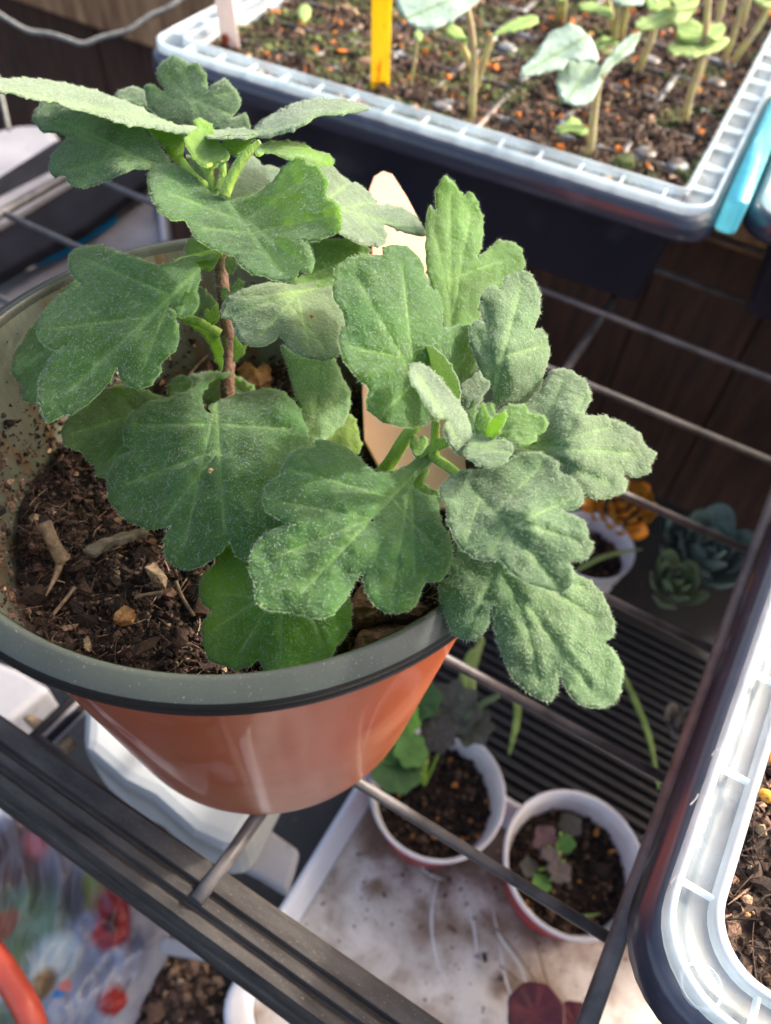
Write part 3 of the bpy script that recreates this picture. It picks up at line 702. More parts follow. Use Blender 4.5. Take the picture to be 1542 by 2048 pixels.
RED = pm('red_print', S(200, 70, 70), S(180, 50, 55), 100, .5)
q = [C_ + ray(a, b) * (((O_ + nrm * .0008 - C_) @ nrm) / (ray(a, b) @ nrm)) for a, b in ((716, 482), (745, 476), (748, 488), (722, 498))]
mk('red_mark', q, [(0, 1, 2, 3)], RED, stick, smooth=False)

# ================================================================= CHRYSANTHEMUM
pl = empty('chrysanthemum_plant', PZ(462, 880, .098), 'young chrysanthemum with felted grey green lobed leaves on two shoots in the orange pot', 'plant')
M_STEM = pm('brown_stem', S(120, 82, 66), S(86, 58, 46), 260, .7, .8, 900, stretch=(1, 1, .3), c3=S(110, 120, 66), s3=200, t3=(.55, .7))
M_GST = pm('green_stem', S(150, 178, 72), S(112, 148, 52), 200, .6, .5, 900, stretch=(1, 1, .3))
def stemtube(name, pts, rad, mat, mode='z', fz=700, parent=None, seg=12):
    path = [PZ(a, b, z) if mode == 'z' else PD(a, b, z) for a, b, z in pts]
    V, Fc = tube(path, rad, seg, 7)
    o = mk(name, V, Fc, mat, parent or pl)
    Vn = np.array(V); tri = [f[:3] for f in Fc if len(f) == 4] + [(f[0], f[2], f[3]) for f in Fc if len(f) == 4]
    if fz: hairs(Vn, tri, None, fz, .0006, .00006, 0, parent=o, up=1.0)
    return o
stemtube('stem', [(470, 900, .097), (455, 790, .120), (457, 700, .131), (450, 620, .140), (440, 510, .152), (446, 440, .160), (436, 385, .168)], [.0024, .0021, .0019, .0019, .0017, .0016], M_STEM, fz=2600)
G1 = (.030, .092, .026); G2 = (.046, .118, .036); G3 = (.080, .165, .050); GB = (.12, .24, .012); GP = (.075, .145, .058); GW = (.13, .185, .13)
TOPZ = .172

# --- shoot 1, crown
leaf(pl, [(400, 252), (350, 243), (320, 236), (300, 215), (292, 195), (290, 172), (310, 171), (326, 184), (330, 178), (318, 165), (314, 143), (320, 127), (345, 112), (362, 117), (372, 122), (382, 128), (400, 131), (412, 153), (416, 180), (424, 170), (445, 158), (455, 163), (468, 175), (478, 190), (480, 210), (471, 226), (460, 236), (490, 229), (498, 245), (497, 258), (450, 262)],
     [(400, 260, .232), (345, 115, .240), (480, 200, .232), (290, 190, .244), (400, 180, .236)], (408, 255), [(360, 122), (300, 180), (470, 185), (440, 170), (325, 140), (490, 242)], 'd', GP, LEAFP, label='upright felted leaf at the top of the tall shoot')
leaf(pl, [(330, 240), (290, 215), (255, 205), (230, 192), (243, 179), (275, 175), (300, 190), (330, 215), (350, 240)], [(330, 240, .246), (235, 190, .258), (280, 176, .258)], (330, 235), [(240, 188)], 'd', GP, LEAFP, step=8)
leaf(pl, [(395, 262), (363, 267), (333, 261), (300, 255), (270, 251), (245, 246), (213, 236), (175, 224), (140, 216), (113, 204), (83, 201), (50, 194), (20, 186), (-45, 175), (-45, 160), (0, 158), (33, 156), (75, 158), (113, 163), (150, 171), (185, 180), (213, 189), (238, 198), (275, 213), (313, 233), (350, 248), (385, 251)],
     [(390, 256, .216), (200, 190, .220), (200, 228, .196), (-40, 162, .212), (0, 185, .190), (75, 160, .218), (300, 230, .220), (300, 254, .202)], (390, 257), [(-30, 172)], 'd', GW, LEAFP, puff=.001, wr=.001, label='long woolly pale leaf seen nearly edge on, reaching out of the left edge')
leaf(pl, [(296, 256), (330, 262), (362, 266), (371, 268), (368, 290), (364, 328), (352, 326), (335, 305), (312, 275)], [(300, 258, .210), (370, 266, .212), (362, 325, .214)], None, (), 'd', GB, LEAF, puff=0, droop=0, wr=.0004, step=7, fuzz=.6, label='bright yellow green underside of the long pale leaf')
leaf(pl, [(83, 203), (73, 218), (65, 235), (73, 250), (83, 262), (110, 264), (135, 271), (152, 266), (150, 270), (133, 278), (115, 295), (103, 313), (98, 338), (108, 352), (120, 350), (133, 354), (140, 368), (163, 375), (190, 370), (220, 358), (245, 345), (270, 336), (295, 338), (325, 342), (340, 322), (315, 288), (288, 252), (240, 222), (150, 195), (100, 192)],
     [(325, 335, .206), (80, 230, .226), (160, 370, .206), (110, 340, .210), (200, 280, .2095), (150, 268, .222)], (328, 335), [(85, 245), (115, 345), (165, 365), (90, 225), (215, 350)], 'd', (.070, .150, .052), LEAFP, puff=.002, wr=.0022, droop=.002, label='drooping leaf on the left of the crown with curled lobes')
leaf(pl, [(505, 262), (525, 240), (550, 225), (585, 207), (625, 197), (665, 197), (700, 202), (738, 213), (722, 221), (675, 229), (632, 232), (620, 241), (590, 257), (560, 268), (530, 274), (510, 272)],
     [(508, 268, .206), (620, 200, .214), (620, 238, .196), (735, 213, .208), (560, 222, .212), (560, 266, .198)], (508, 268), [(725, 214)], 'd', GW, LEAFP, puff=.001, wr=.001, label='woolly pale leaf seen nearly edge on, pointing right')
leaf(pl, [(408, 266), (430, 261), (475, 256), (508, 262), (514, 270), (490, 276), (455, 277), (430, 278), (414, 274)], [(408, 268, .206), (510, 264, .206), (450, 277, .196)], None, (), 'd', GW, LEAFP, puff=0, wr=.0005, step=7)
leaf(pl, [(440, 274), (475, 272), (512, 270), (500, 288), (485, 305), (472, 314), (458, 302), (448, 288)], [(440, 274, .2), (512, 270, .2), (470, 312, .204)], None, (), 'd', GB, LEAF, puff=0, droop=0, wr=.0004, step=7, fuzz=.6)
leaf(pl, [(370, 278), (385, 262), (394, 255), (388, 242), (397, 236), (410, 240), (424, 254), (436, 280), (448, 292), (459, 308), (452, 322), (436, 327), (425, 336), (408, 334), (390, 318), (376, 298)],
     [(415, 332, .196), (400, 240, .204), (372, 280, .197), (458, 308, .197), (415, 290, .203)], (416, 334), [(400, 245), (380, 285), (445, 300)], 'd', (.16, .28, .035), LEAF, puff=.001, step=7, fuzz=.7, label='tiny cupped yellow green leaf at the heart of the crown')
stemtube('petiole', [(413, 330, .197), (420, 352, .199), (430, 390, .202)], [.0018, .0011, .0011], M_GST, 'd', 250)
stemtube('petiole', [(442, 322, .198), (445, 350, .199), (438, 380, .200)], [.0012, .001, .001], M_GST, 'd', 200)
stemtube('petiole', [(520, 282, .192), (490, 312, .193), (468, 345, .194), (448, 392, .196)], [.0005, .0012, .0013, .0014], M_GST, 'd', 350)
stemtube('petiole', [(364, 322, .208), (385, 352, .205), (425, 385, .203)], [.0010, .0012, .0014], M_GST, 'd', 200)
leaf(pl, [(510, 303), (518, 292), (538, 283), (562, 281), (590, 284), (611, 290), (629, 300), (653, 308), (667, 318), (665, 329), (642, 330), (618, 325), (606, 320), (577, 319), (553, 309), (531, 303), (518, 312)],
     [(512, 305, .196), (665, 322, .200), (590, 284, .206), (600, 320, .192)], (515, 303), [(655, 318)], 'd', GB, LEAF, puff=.0008, step=8, label='small bright leaf right of the crown with a pale tip')
leaf(pl, [(440, 400), (450, 380), (470, 350), (480, 325), (498, 312), (515, 318), (524, 330), (541, 331), (558, 338), (590, 360), (640, 385), (650, 420), (600, 450), (520, 440)], [(445, 395, .206), (545, 332, .222), (640, 400, .214)], (445, 400), [(600, 370)], 'd', GW, LEAFP, label='woolly pale leaf behind the crown, right of the stem')
leaf(pl, [(372, 312), (392, 318), (412, 345), (425, 385), (420, 400), (395, 370), (376, 345)], [(375, 315, .216), (425, 390, .208), (380, 350, .214)], None, (), 'd', GW, LEAFP, step=8, puff=0)
leaf(pl, [(640, 330), (665, 333), (680, 348), (700, 362), (716, 368), (730, 378), (745, 392), (755, 403), (750, 408), (762, 409), (790, 412), (810, 418), (832, 433), (850, 460), (846, 471), (820, 467), (790, 456), (768, 448), (773, 468), (768, 487), (740, 491), (712, 485), (690, 472), (660, 460), (620, 440), (610, 380)],
     [(620, 400, .196), (850, 465, .208), (750, 400, .216), (740, 490, .196), (690, 350, .212)], (615, 400), [(845, 465), (750, 403), (770, 485), (700, 365)], 'd', GW, LEAFP, label='woolly pale leaf pointing right towards the peach label')
leaf(pl, [(295, 362), (300, 343), (308, 332), (320, 327), (335, 330), (350, 328), (365, 335), (380, 345), (392, 357), (405, 370), (430, 390), (455, 400), (480, 398), (510, 388), (540, 366), (560, 342), (580, 322), (598, 315), (611, 313), (613, 322), (628, 328), (643, 342), (655, 360), (655, 372), (652, 390), (662, 397), (675, 410), (683, 440), (676, 463), (652, 475), (620, 483), (602, 479), (603, 483), (614, 488), (624, 506), (628, 528), (618, 546), (606, 545), (597, 538), (595, 550), (586, 560), (570, 564), (551, 560), (526, 552), (500, 544), (481, 531), (470, 513), (461, 508), (443, 503), (422, 495), (400, 483), (387, 467), (378, 455), (370, 440), (350, 440), (322, 427), (313, 412), (305, 400), (298, 380)],
     [(455, 402, .196), (300, 350, .200), (340, 430, .184), (600, 318, .190), (675, 440, .172), (570, 560, .168), (520, 470, .183), (590, 400, .186), (430, 450, .188)], (455, 402), [(570, 555), (320, 380), (670, 430), (615, 535), (625, 345), (390, 455)], 'd', G2, LEAF, puff=.0022, wr=.002, fuzz=1.4, label='broad grey green leaf in front of the crown, one lobe folded up')
# --- shoot 1, middle
leaf(pl, [(580, 566), (600, 555), (616, 546), (628, 528), (627, 500), (616, 486), (642, 480), (681, 477), (715, 487), (742, 499), (735, 508), (715, 514), (694, 519), (680, 530), (674, 560), (672, 600), (640, 600), (603, 575)], [(610, 560, .196), (640, 482, .208), (740, 500, .206), (670, 580, .198)], (740, 502), [(600, 560)], 'd', (.07, .15, .03), LEAF, label='bright sunlit leaf behind the crown leaf, left of the peach label')
leaf(pl, [(443, 618), (448, 602), (466, 589), (487, 579), (515, 569), (552, 565), (590, 570), (629, 566), (650, 563), (663, 576), (673, 604), (694, 641), (681, 655), (678, 685), (680, 705), (666, 716), (635, 719), (600, 710), (580, 698), (568, 680), (556, 668), (551, 679), (532, 689), (507, 692), (482, 681), (468, 658), (462, 640), (445, 632)],
     [(640, 575, .196), (450, 620, .186), (660, 710, .178), (560, 610, .183), (500, 685, .178)], (645, 572), [(460, 630), (510, 685), (660, 710), (470, 600), (620, 705)], 'd', (.095, .14, .07), LEAFP, puff=.0016, wr=.0018, label='dull grey brown felted leaf crossing in front of the stem')
leaf(pl, [(165, 565), (142, 566), (105, 600), (75, 640), (45, 680), (25, 720), (24, 745), (42, 766), (48, 800), (75, 808), (85, 838), (110, 838), (170, 780), (240, 690), (260, 600)], [(240, 600, .215), (25, 745, .212), (100, 838, .200)], (240, 590), [(40, 740), (95, 830)], 'd', G2, LEAF, label='leaf hidden behind the broad left leaf, only its left edge showing')
leaf(pl, [(432, 508), (400, 513), (385, 512), (350, 522), (318, 530), (290, 522), (262, 512), (225, 498), (185, 490), (155, 496), (138, 512), (136, 530), (145, 550), (163, 569), (150, 572), (125, 586), (100, 608), (84, 630), (75, 655), (80, 683), (95, 694), (112, 698), (131, 691), (120, 700), (105, 712), (90, 735), (80, 760), (77, 785), (82, 815), (92, 838), (105, 842), (125, 830), (147, 826), (172, 808), (195, 790), (216, 765), (233, 733), (238, 745), (245, 762), (265, 775), (290, 776), (310, 760), (320, 740), (325, 722), (348, 702), (358, 670), (352, 640), (342, 620), (333, 612), (340, 608), (352, 625), (366, 634), (390, 622), (398, 600), (388, 585), (396, 572), (401, 552), (397, 532), (385, 521), (405, 519), (425, 518)],
     [(430, 512, .212), (150, 510, .214), (85, 660, .200), (100, 835, .188), (270, 770, .184), (350, 670, .186), (240, 620, .192), (385, 560, .196), (220, 540, .203)], (425, 514), [(120, 800), (150, 510), (90, 660), (345, 680), (275, 765), (395, 545), (240, 700)], 'd', G1, LEAF, puff=.002, wr=.0018, fuzz=1.1, label='broad dark green leaf hanging left of the stem')
leaf(pl, [(396, 572), (417, 586), (435, 607), (434, 622), (422, 636), (396, 630), (372, 628), (368, 600)], [(396, 572, .222), (435, 610, .222), (375, 628, .224)], None, (), 'd', GW, LEAFP, step=8, puff=0)
leaf(pl, [(354, 632), (383, 638), (416, 651), (436, 672), (444, 700), (443, 742), (431, 719), (419, 690), (398, 662), (368, 645)], [(360, 636, .220), (436, 680, .218), (442, 740, .222)], (436, 672), [(360, 638)], 'd', G3, LEAF, step=7, puff=.0006, label='narrow pale leaf hanging close to the left of the stem')
stemtube('petiole', [(330, 618, .214), (356, 632, .216), (400, 645, .217), (440, 668, .219)], [.0008, .0011, .0012, .0014], M_GST, 'd', 300)
stemtube('petiole', [(350, 526, .206), (395, 515, .212), (442, 505, .215)], [.0009, .0012, .0016], M_GST, 'd', 300)
for o_, c_, cc in (([(370, 500), (385, 477), (409, 487), (436, 503), (435, 519), (422, 537), (399, 534), (388, 521)], [(372, 500, .214), (435, 515, .212), (400, 480, .217)], GB), ([(453, 511), (474, 526), (468, 540), (461, 550), (452, 535)], [(453, 511, .213), (474, 526, .214), (460, 548, .213)], G3),
                   ([(408, 628), (414, 616), (422, 622), (430, 610), (438, 622), (436, 640), (424, 646), (412, 642)], [(410, 628, .216), (436, 620, .214), (424, 645, .214)], G1), ([(466, 572), (472, 566), (478, 560), (490, 564), (484, 575), (492, 580), (472, 590), (462, 596)], [(466, 572, .206), (490, 564, .206), (470, 592, .204)], G3),
                   ([(444, 580), (452, 574), (462, 590), (460, 602), (450, 604), (444, 594)], [(445, 580, .205), (460, 590, .205), (450, 603, .205)], G3), ([(468, 674), (476, 680), (482, 692), (494, 688), (486, 706), (472, 722), (466, 715)], [(468, 676, .218), (492, 690, .218), (470, 720, .22)], (.14, .24, .05))):
    leaf(pl, o_, c_, None, (), 'd', cc, LEAF, step=6, puff=0, wr=.0006, fuzz=.8, droop=.0004)
leaf(pl, [(360, 634), (358, 612), (367, 593), (383, 583), (396, 588), (396, 604), (386, 620), (372, 630)], [(360, 620, .193), (396, 592, .193), (378, 606, .1915)], None, (), 'd', G1, LEAF, step=6, puff=0, wr=.0004, fuzz=.8, label='small rolled up lobe of the broad dark leaf left of the stem')
# --- base leaves
leaf(pl, [(368, 760), (395, 747), (413, 743), (440, 744), (467, 749), (497, 764), (509, 776), (500, 800), (458, 810), (400, 805), (372, 790)], [(440, 745, .238), (370, 780, .24), (505, 790, .236)], (440, 760), [(500, 785), (380, 780)], 'd', GW, LEAF, label='pale leaf lying behind the foot of the stem')
leaf(pl, [(336, 790), (339, 768), (350, 755), (365, 751), (382, 757), (385, 772), (370, 788), (352, 800)], [(340, 785, .226), (380, 760, .228), (352, 798, .224)], None, (), 'd', G1, LEAF, step=7, puff=0)
leaf(pl, [(205, 780), (240, 770), (282, 777), (320, 792), (350, 800), (380, 830), (350, 900), (300, 960), (250, 975), (215, 958), (193, 950), (188, 930), (172, 918), (165, 902), (145, 898), (130, 888), (123, 872), (124, 858), (135, 838), (160, 815), (180, 795)],
     [(370, 800, .212), (130, 870, .214), (230, 775, .222), (210, 950, .205)], (370, 800), [(135, 870), (200, 945), (230, 780)], 'd', (.07, .14, .035), LEAF, puff=.0018, fuzz=1.2, label='dark lobed leaf low on the left, behind the big lower leaf')
leaf(pl, [(563, 690), (600, 708), (640, 718), (668, 714), (674, 728), (683, 745), (688, 762), (700, 782), (699, 820), (688, 845), (670, 862), (652, 880), (640, 895), (618, 880), (605, 850), (598, 815), (588, 785), (578, 745)], [(630, 700, .212), (585, 780, .216), (690, 800, .216), (640, 890, .205)], (625, 870), [(640, 700), (690, 790)], 'd', (.13, .23, .09), LEAFP, puff=.001, label='pale green leaf hanging below the dull leaf, right of the stem')
leaf(pl, [(690, 830), (706, 832), (717, 860), (721, 885), (719, 905), (700, 908), (650, 885), (660, 850)], [(700, 830, .226), (720, 900, .222), (655, 880, .222)], None, (), 'd', (.22, .30, .07), LEAF, step=8, puff=0, fuzz=.7, label='yellowing leaf edge left of the peach label')
leaf(pl, [(430, 1110), (440, 1098), (500, 1080), (600, 1120), (680, 1180), (702, 1210), (700, 1250), (690, 1270), (672, 1290), (665, 1312), (640, 1329), (612, 1330), (604, 1328), (598, 1342), (580, 1351), (555, 1353), (535, 1346), (523, 1333), (517, 1315), (512, 1320), (500, 1331), (480, 1337), (455, 1334), (435, 1328), (420, 1318), (408, 1298), (405, 1275), (404, 1250), (412, 1236), (425, 1222), (410, 1212), (400, 1195), (397, 1175), (402, 1155), (418, 1138), (432, 1125)],
     [(560, 1120, .182), (410, 1180, .190), (410, 1280, .186), (555, 1350, .1655), (680, 1250, .176), (540, 1230, .176)], (600, 1110), [(470, 1320), (560, 1340), (410, 1185), (650, 1300), (410, 1270)], 'd', (.055, .165, .006), LEAF, puff=.0018, droop=.002, label='deep green lowest leaf lying over the front of the rim')
leaf(pl, [(665, 1300), (690, 1275), (702, 1240), (699, 1200), (680, 1170), (640, 1200), (620, 1290), (610, 1328), (635, 1330)], [(690, 1200, .184), (620, 1325, .176), (690, 1290, .178)], None, (), 'd', G3, LEAF, puff=0)
leaf(pl, [(465, 744), (440, 746), (420, 750), (400, 765), (380, 780), (355, 788), (330, 797), (300, 802), (275, 818), (255, 838), (246, 860), (250, 885), (262, 900), (245, 908), (228, 925), (217, 950), (214, 980), (222, 1005), (240, 1030), (262, 1045), (290, 1056), (315, 1058), (343, 1050), (335, 1062), (327, 1085), (330, 1110), (343, 1128), (368, 1139), (400, 1133), (428, 1115), (447, 1098), (459, 1080), (466, 1100), (482, 1117), (500, 1123), (560, 1110), (640, 1080), (700, 1000), (690, 930), (640, 900), (622, 888), (614, 860), (605, 835), (590, 805), (566, 784), (540, 777), (515, 780), (490, 785), (462, 792), (430, 805), (418, 815), (428, 824), (415, 826), (405, 808), (404, 790), (415, 770), (430, 758), (455, 752)],
     [(455, 748, .226), (410, 780, .214), (250, 860, .206), (220, 980, .200), (370, 1130, .184), (500, 1115, .180), (420, 940, .190), (680, 950, .196), (560, 800, .208)], (430, 760), [(450, 1090), (255, 850), (225, 980), (360, 1130), (600, 860), (320, 1050)], 'd', G1, LEAF, puff=.0026, wr=.0018, fuzz=1.2, label='largest dark green leaf low in front of the stem')
# --- shoot 2
stemtube('stem', [(700, 1010, .225), (770, 938, .212), (805, 885, .203), (850, 800, .195), (880, 880, .187)][:3] + [(838, 840, .199), (850, 815, .199)], [.0019, .0018, .0016], M_GST, 'd', 900)
stemtube('stem', [(760, 950, .2115), (805, 945, .204), (850, 915, .196), (868, 895, .190), (900, 880, .184), (955, 860, .178)], [.0012, .0012, .0014, .0013, .0011], M_GST, 'd', 900)
stemtube('petiole', [(868, 915, .190), (870, 870, .186), (872, 835, .180)], [.0013, .001, .001], M_GST, 'd', 250)
stemtube('petiole', [(868, 915, .1885), (905, 940, .1765), (940, 970, .1675)], [.0012, .0011, .0007], M_GST, 'd', 250)
leaf(pl, [(887, 658), (882, 625), (872, 595), (858, 560), (852, 520), (852, 470), (854, 430), (861, 410), (866, 418), (874, 424), (871, 400), (873, 380), (887, 354), (900, 358), (912, 370), (925, 392), (939, 383), (948, 392), (956, 408), (965, 438), (966, 470), (960, 498), (956, 517), (962, 512), (973, 500), (987, 488), (1005, 481), (1032, 487), (1047, 510), (1050, 535), (1035, 553), (1012, 568), (985, 582), (972, 592), (964, 622), (952, 648), (930, 660), (910, 658)],
     [(900, 655, .196), (860, 420, .204), (890, 356, .203), (965, 450, .210), (1045, 520, .208), (930, 520, .202)], (900, 700), [(900, 365), (862, 430), (1035, 510), (945, 400)], 'd', (.085, .18, .045), LEAF, puff=.0016, label='tall upright leaf in front of the back tub, sun glowing through its base')
leaf(pl, [(920, 770), (959, 743), (968, 755), (980, 770), (966, 791), (956, 812), (935, 825)], [(920, 770, .196), (975, 765, .196), (940, 822, .192)], None, (), 'd', GW, LEAFP, step=8, puff=0)
leaf(pl, [(668, 560), (674, 536), (700, 516), (735, 511), (763, 511), (766, 496), (782, 489), (805, 491), (828, 503), (845, 525), (851, 550), (862, 575), (878, 592), (886, 625), (886, 657), (910, 652), (940, 653), (958, 672), (962, 700), (955, 738), (925, 766), (893, 785), (885, 800), (866, 836), (840, 852), (810, 855), (775, 846), (746, 830), (734, 805), (740, 780), (722, 762), (696, 735), (681, 700), (677, 672), (690, 650), (684, 622), (668, 595)],
     [(880, 830, .182), (680, 560, .170), (690, 690, .160), (790, 500, .180), (775, 840, .166), (950, 700, .184), (800, 650, .166)], (878, 850), [(700, 530), (800, 500), (685, 690), (950, 690), (760, 830)], 'd', G1, LEAF, puff=.0022, wr=.002, fuzz=1.4, label='large leaf in the centre with silvery felt, left of the second crown')
leaf(pl, [(968, 825), (985, 812), (988, 790), (984, 768), (972, 752), (958, 735), (948, 712), (940, 680), (942, 652), (952, 640), (966, 645), (972, 652), (966, 635), (960, 615), (963, 590), (978, 573), (992, 574), (1002, 582), (1004, 572), (1010, 557), (1035, 545), (1057, 545), (1070, 562), (1080, 592), (1078, 630), (1066, 664), (1082, 657), (1095, 680), (1098, 710), (1090, 742), (1082, 775), (1066, 799), (1035, 808), (1005, 806), (990, 820), (975, 835)],
     [(975, 830, .180), (950, 650, .178), (1045, 548, .186), (1095, 700, .184), (1020, 690, .174)], (978, 830), [(1045, 555), (950, 655), (1090, 690), (970, 585)], 'd', GP, LEAFP, puff=.0022, wr=.0016, fuzz=1.3, label='upright silvery leaf above the second crown')
leaf(pl, [(1060, 800), (1085, 775), (1098, 748), (1112, 738), (1126, 736), (1137, 740), (1152, 748), (1174, 765), (1182, 795), (1168, 829), (1185, 831), (1212, 833), (1245, 845), (1268, 858), (1282, 870), (1288, 886), (1310, 907), (1303, 928), (1297, 945), (1280, 953), (1262, 951), (1246, 948), (1255, 970), (1246, 987), (1225, 992), (1205, 998), (1180, 994), (1160, 988), (1135, 962), (1112, 945), (1060, 930), (1020, 915), (1000, 880), (1020, 840)],
     [(1000, 880, .176), (1125, 738, .182), (1305, 910, .170), (1205, 995, .160), (1140, 860, .168)], (990, 885), [(1300, 910), (1130, 745), (1175, 780), (1250, 980), (1240, 850)], 'd', (.105, .165, .078), LEAFP, puff=.0018, wr=.0016, fuzz=1.3, label='broad silvery leaf pointing right from the second crown')
leaf(pl, [(935, 835), (933, 822), (947, 800), (953, 820), (962, 812), (973, 807), (985, 806), (992, 827), (1000, 845), (985, 872), (950, 868), (940, 850)], [(940, 840, .176), (990, 810, .178), (965, 868, .172)], (965, 868), [(948, 802), (975, 808)], 'd', (.09, .17, .05), LEAF, step=7)
leaf(pl, [(975, 866), (980, 850), (990, 832), (1004, 816), (1028, 809), (1052, 812), (1058, 824), (1080, 829), (1096, 845), (1088, 862), (1073, 870), (1068, 882), (1046, 890), (1028, 884), (1010, 876), (985, 872)],
     [(978, 865, .172), (1095, 848, .168), (1030, 810, .176), (1045, 888, .162), (1030, 850, .171)], (978, 866), [(1090, 848), (1045, 815), (1045, 882)], 'd', (.13, .24, .06), LEAF, step=7, fuzz=1.2, label='small bright young leaf at the heart of the second crown')
for o_, c_, cc in (([(955, 870), (949, 848), (953, 830), (960, 818), (966, 806), (972, 820), (978, 832), (980, 848), (972, 870)], [(962, 868, .172), (966, 806, .169), (980, 846, .171)], (.085, .16, .045)), ([(968, 874), (974, 852), (984, 840), (994, 832), (1010, 822), (1010, 836), (1006, 850), (998, 864), (985, 878)], [(975, 872, .1695), (1010, 824, .167), (995, 864, .167)], (.13, .24, .03))):
    leaf(pl, o_, c_, ((o_[0][0] + o_[-1][0]) / 2, (o_[0][1] + o_[-1][1]) / 2), [o_[4]], 'd', cc, LEAF, step=6, puff=.0008, wr=.0006, fuzz=1.6, droop=.0008)
o = crumbs('speck', [PD(421, 941, .1885), PD(548, 948, .195), PD(624, 631, .1815), PD(745, 1040, .1605)], [.0006, .0004, .0005, .0004], np.array([S(190, 150, 110)[:3], S(30, 25, 22)[:3], S(180, 120, 60)[:3], S(60, 50, 40)[:3]]), pl); tagp(o, kind='stuff')
leaf(pl, [(929, 905), (944, 922), (968, 933), (992, 934), (1012, 923), (1020, 912), (1028, 896), (1018, 883), (992, 877), (956, 871), (941, 866), (936, 885)], [(935, 890, .166), (1020, 905, .160), (980, 875, .168), (980, 932, .156)], (938, 885), [(1018, 908), (1010, 885)], 'd', GP, LEAFP, step=7, label='small woolly leaf curling right under the second crown')
leaf(pl, [(840, 696), (848, 692), (862, 694), (876, 703), (890, 716), (902, 735), (914, 756), (919, 785), (918, 815), (900, 800), (870, 760), (850, 725)], [(845, 695, .172), (915, 800, .172), (900, 740, .168)], (912, 805), [(850, 700)], 'd', GW, LEAFP, step=7, fuzz=1.3)
leaf(pl, [(819, 749), (823, 732), (832, 727), (845, 729), (858, 736), (872, 747), (888, 766), (903, 786), (918, 806), (931, 824), (940, 846), (943, 868), (939, 892), (925, 912), (908, 902), (896, 882), (889, 857), (893, 838), (870, 835), (855, 812), (840, 788), (826, 768)],
     [(930, 905, .170), (825, 735, .160), (890, 835, .156), (940, 850, .166), (880, 780, .161)], (926, 900), [(830, 738)], 'd', GW, LEAFP, step=8, fuzz=1.4, label='woolly pale young leaf arching left over the second crown')
for o_, c_ in (([(820, 885), (830, 868), (838, 880), (848, 872), (856, 885), (850, 905), (836, 915), (826, 905)], [(825, 880, .198), (855, 880, .198), (836, 914, .196)]), ([(826, 960), (838, 948), (850, 935), (858, 945), (850, 960), (862, 975), (880, 985), (895, 1000), (870, 1003), (845, 992), (830, 978)], [(830, 965, .186), (858, 940, .188), (890, 1000, .180)])):
    leaf(pl, o_, c_, None, (), 'd', (.15, .26, .05), LEAF, step=6, puff=0, fuzz=.8)
leaf(pl, [(907, 1107), (900, 1148), (882, 1166), (878, 1195), (887, 1222), (897, 1252), (914, 1274), (936, 1280), (958, 1274), (974, 1255), (980, 1225), (983, 1205), (986, 1240), (995, 1280), (1008, 1318), (1026, 1355), (1052, 1381), (1075, 1396), (1096, 1402), (1113, 1388), (1119, 1350), (1126, 1365), (1140, 1388), (1158, 1406), (1188, 1416), (1224, 1408), (1238, 1390), (1243, 1370), (1246, 1348), (1241, 1325), (1228, 1302), (1206, 1282), (1224, 1276), (1230, 1262), (1228, 1245), (1221, 1225), (1208, 1195), (1182, 1163), (1148, 1143), (1080, 1060), (980, 1020), (920, 1040)],
     [(940, 1050, .172), (900, 1240, .160), (1080, 1395, .150), (1220, 1400, .150), (1220, 1240, .160), (1060, 1220, .155)], (920, 1040), [(1200, 1400), (930, 1270), (1085, 1390), (1225, 1260), (1190, 1180)], 'd', (.075, .150, .058), LEAFP, puff=.002, wr=.0016, fuzz=1.3, label='lowest right leaf hanging over the wire shelf with six blunt lobes')
leaf(pl, [(880, 988), (887, 966), (906, 949), (940, 938), (970, 940), (1000, 935), (1018, 921), (1050, 905), (1070, 904), (1090, 909), (1117, 924), (1116, 940), (1135, 950), (1150, 962), (1167, 987), (1160, 1011), (1140, 1018), (1116, 1018), (1148, 1030), (1165, 1042), (1176, 1060), (1178, 1078), (1185, 1091), (1178, 1112), (1160, 1121), (1138, 1125), (1144, 1142), (1142, 1172), (1122, 1184), (1102, 1181), (1082, 1175), (1040, 1156), (1015, 1136), (1000, 1118), (985, 1120), (968, 1120), (945, 1112), (928, 1100), (914, 1085), (903, 1060), (896, 1040), (893, 1014)],
     [(940, 975, .164), (890, 1000, .158), (1060, 906, .166), (1165, 990, .158), (1180, 1090, .150), (1120, 1180, .146), (940, 1110, .150), (1040, 1040, .150)], (938, 970), [(1120, 1175), (1180, 1090), (1160, 990), (930, 1090), (1100, 915), (980, 1115)], 'd', (.062, .125, .052), LEAFP, puff=.0022, wr=.0018, fuzz=1.4, label='silvery leaf below the second crown, overlapping the lowest right leaf')
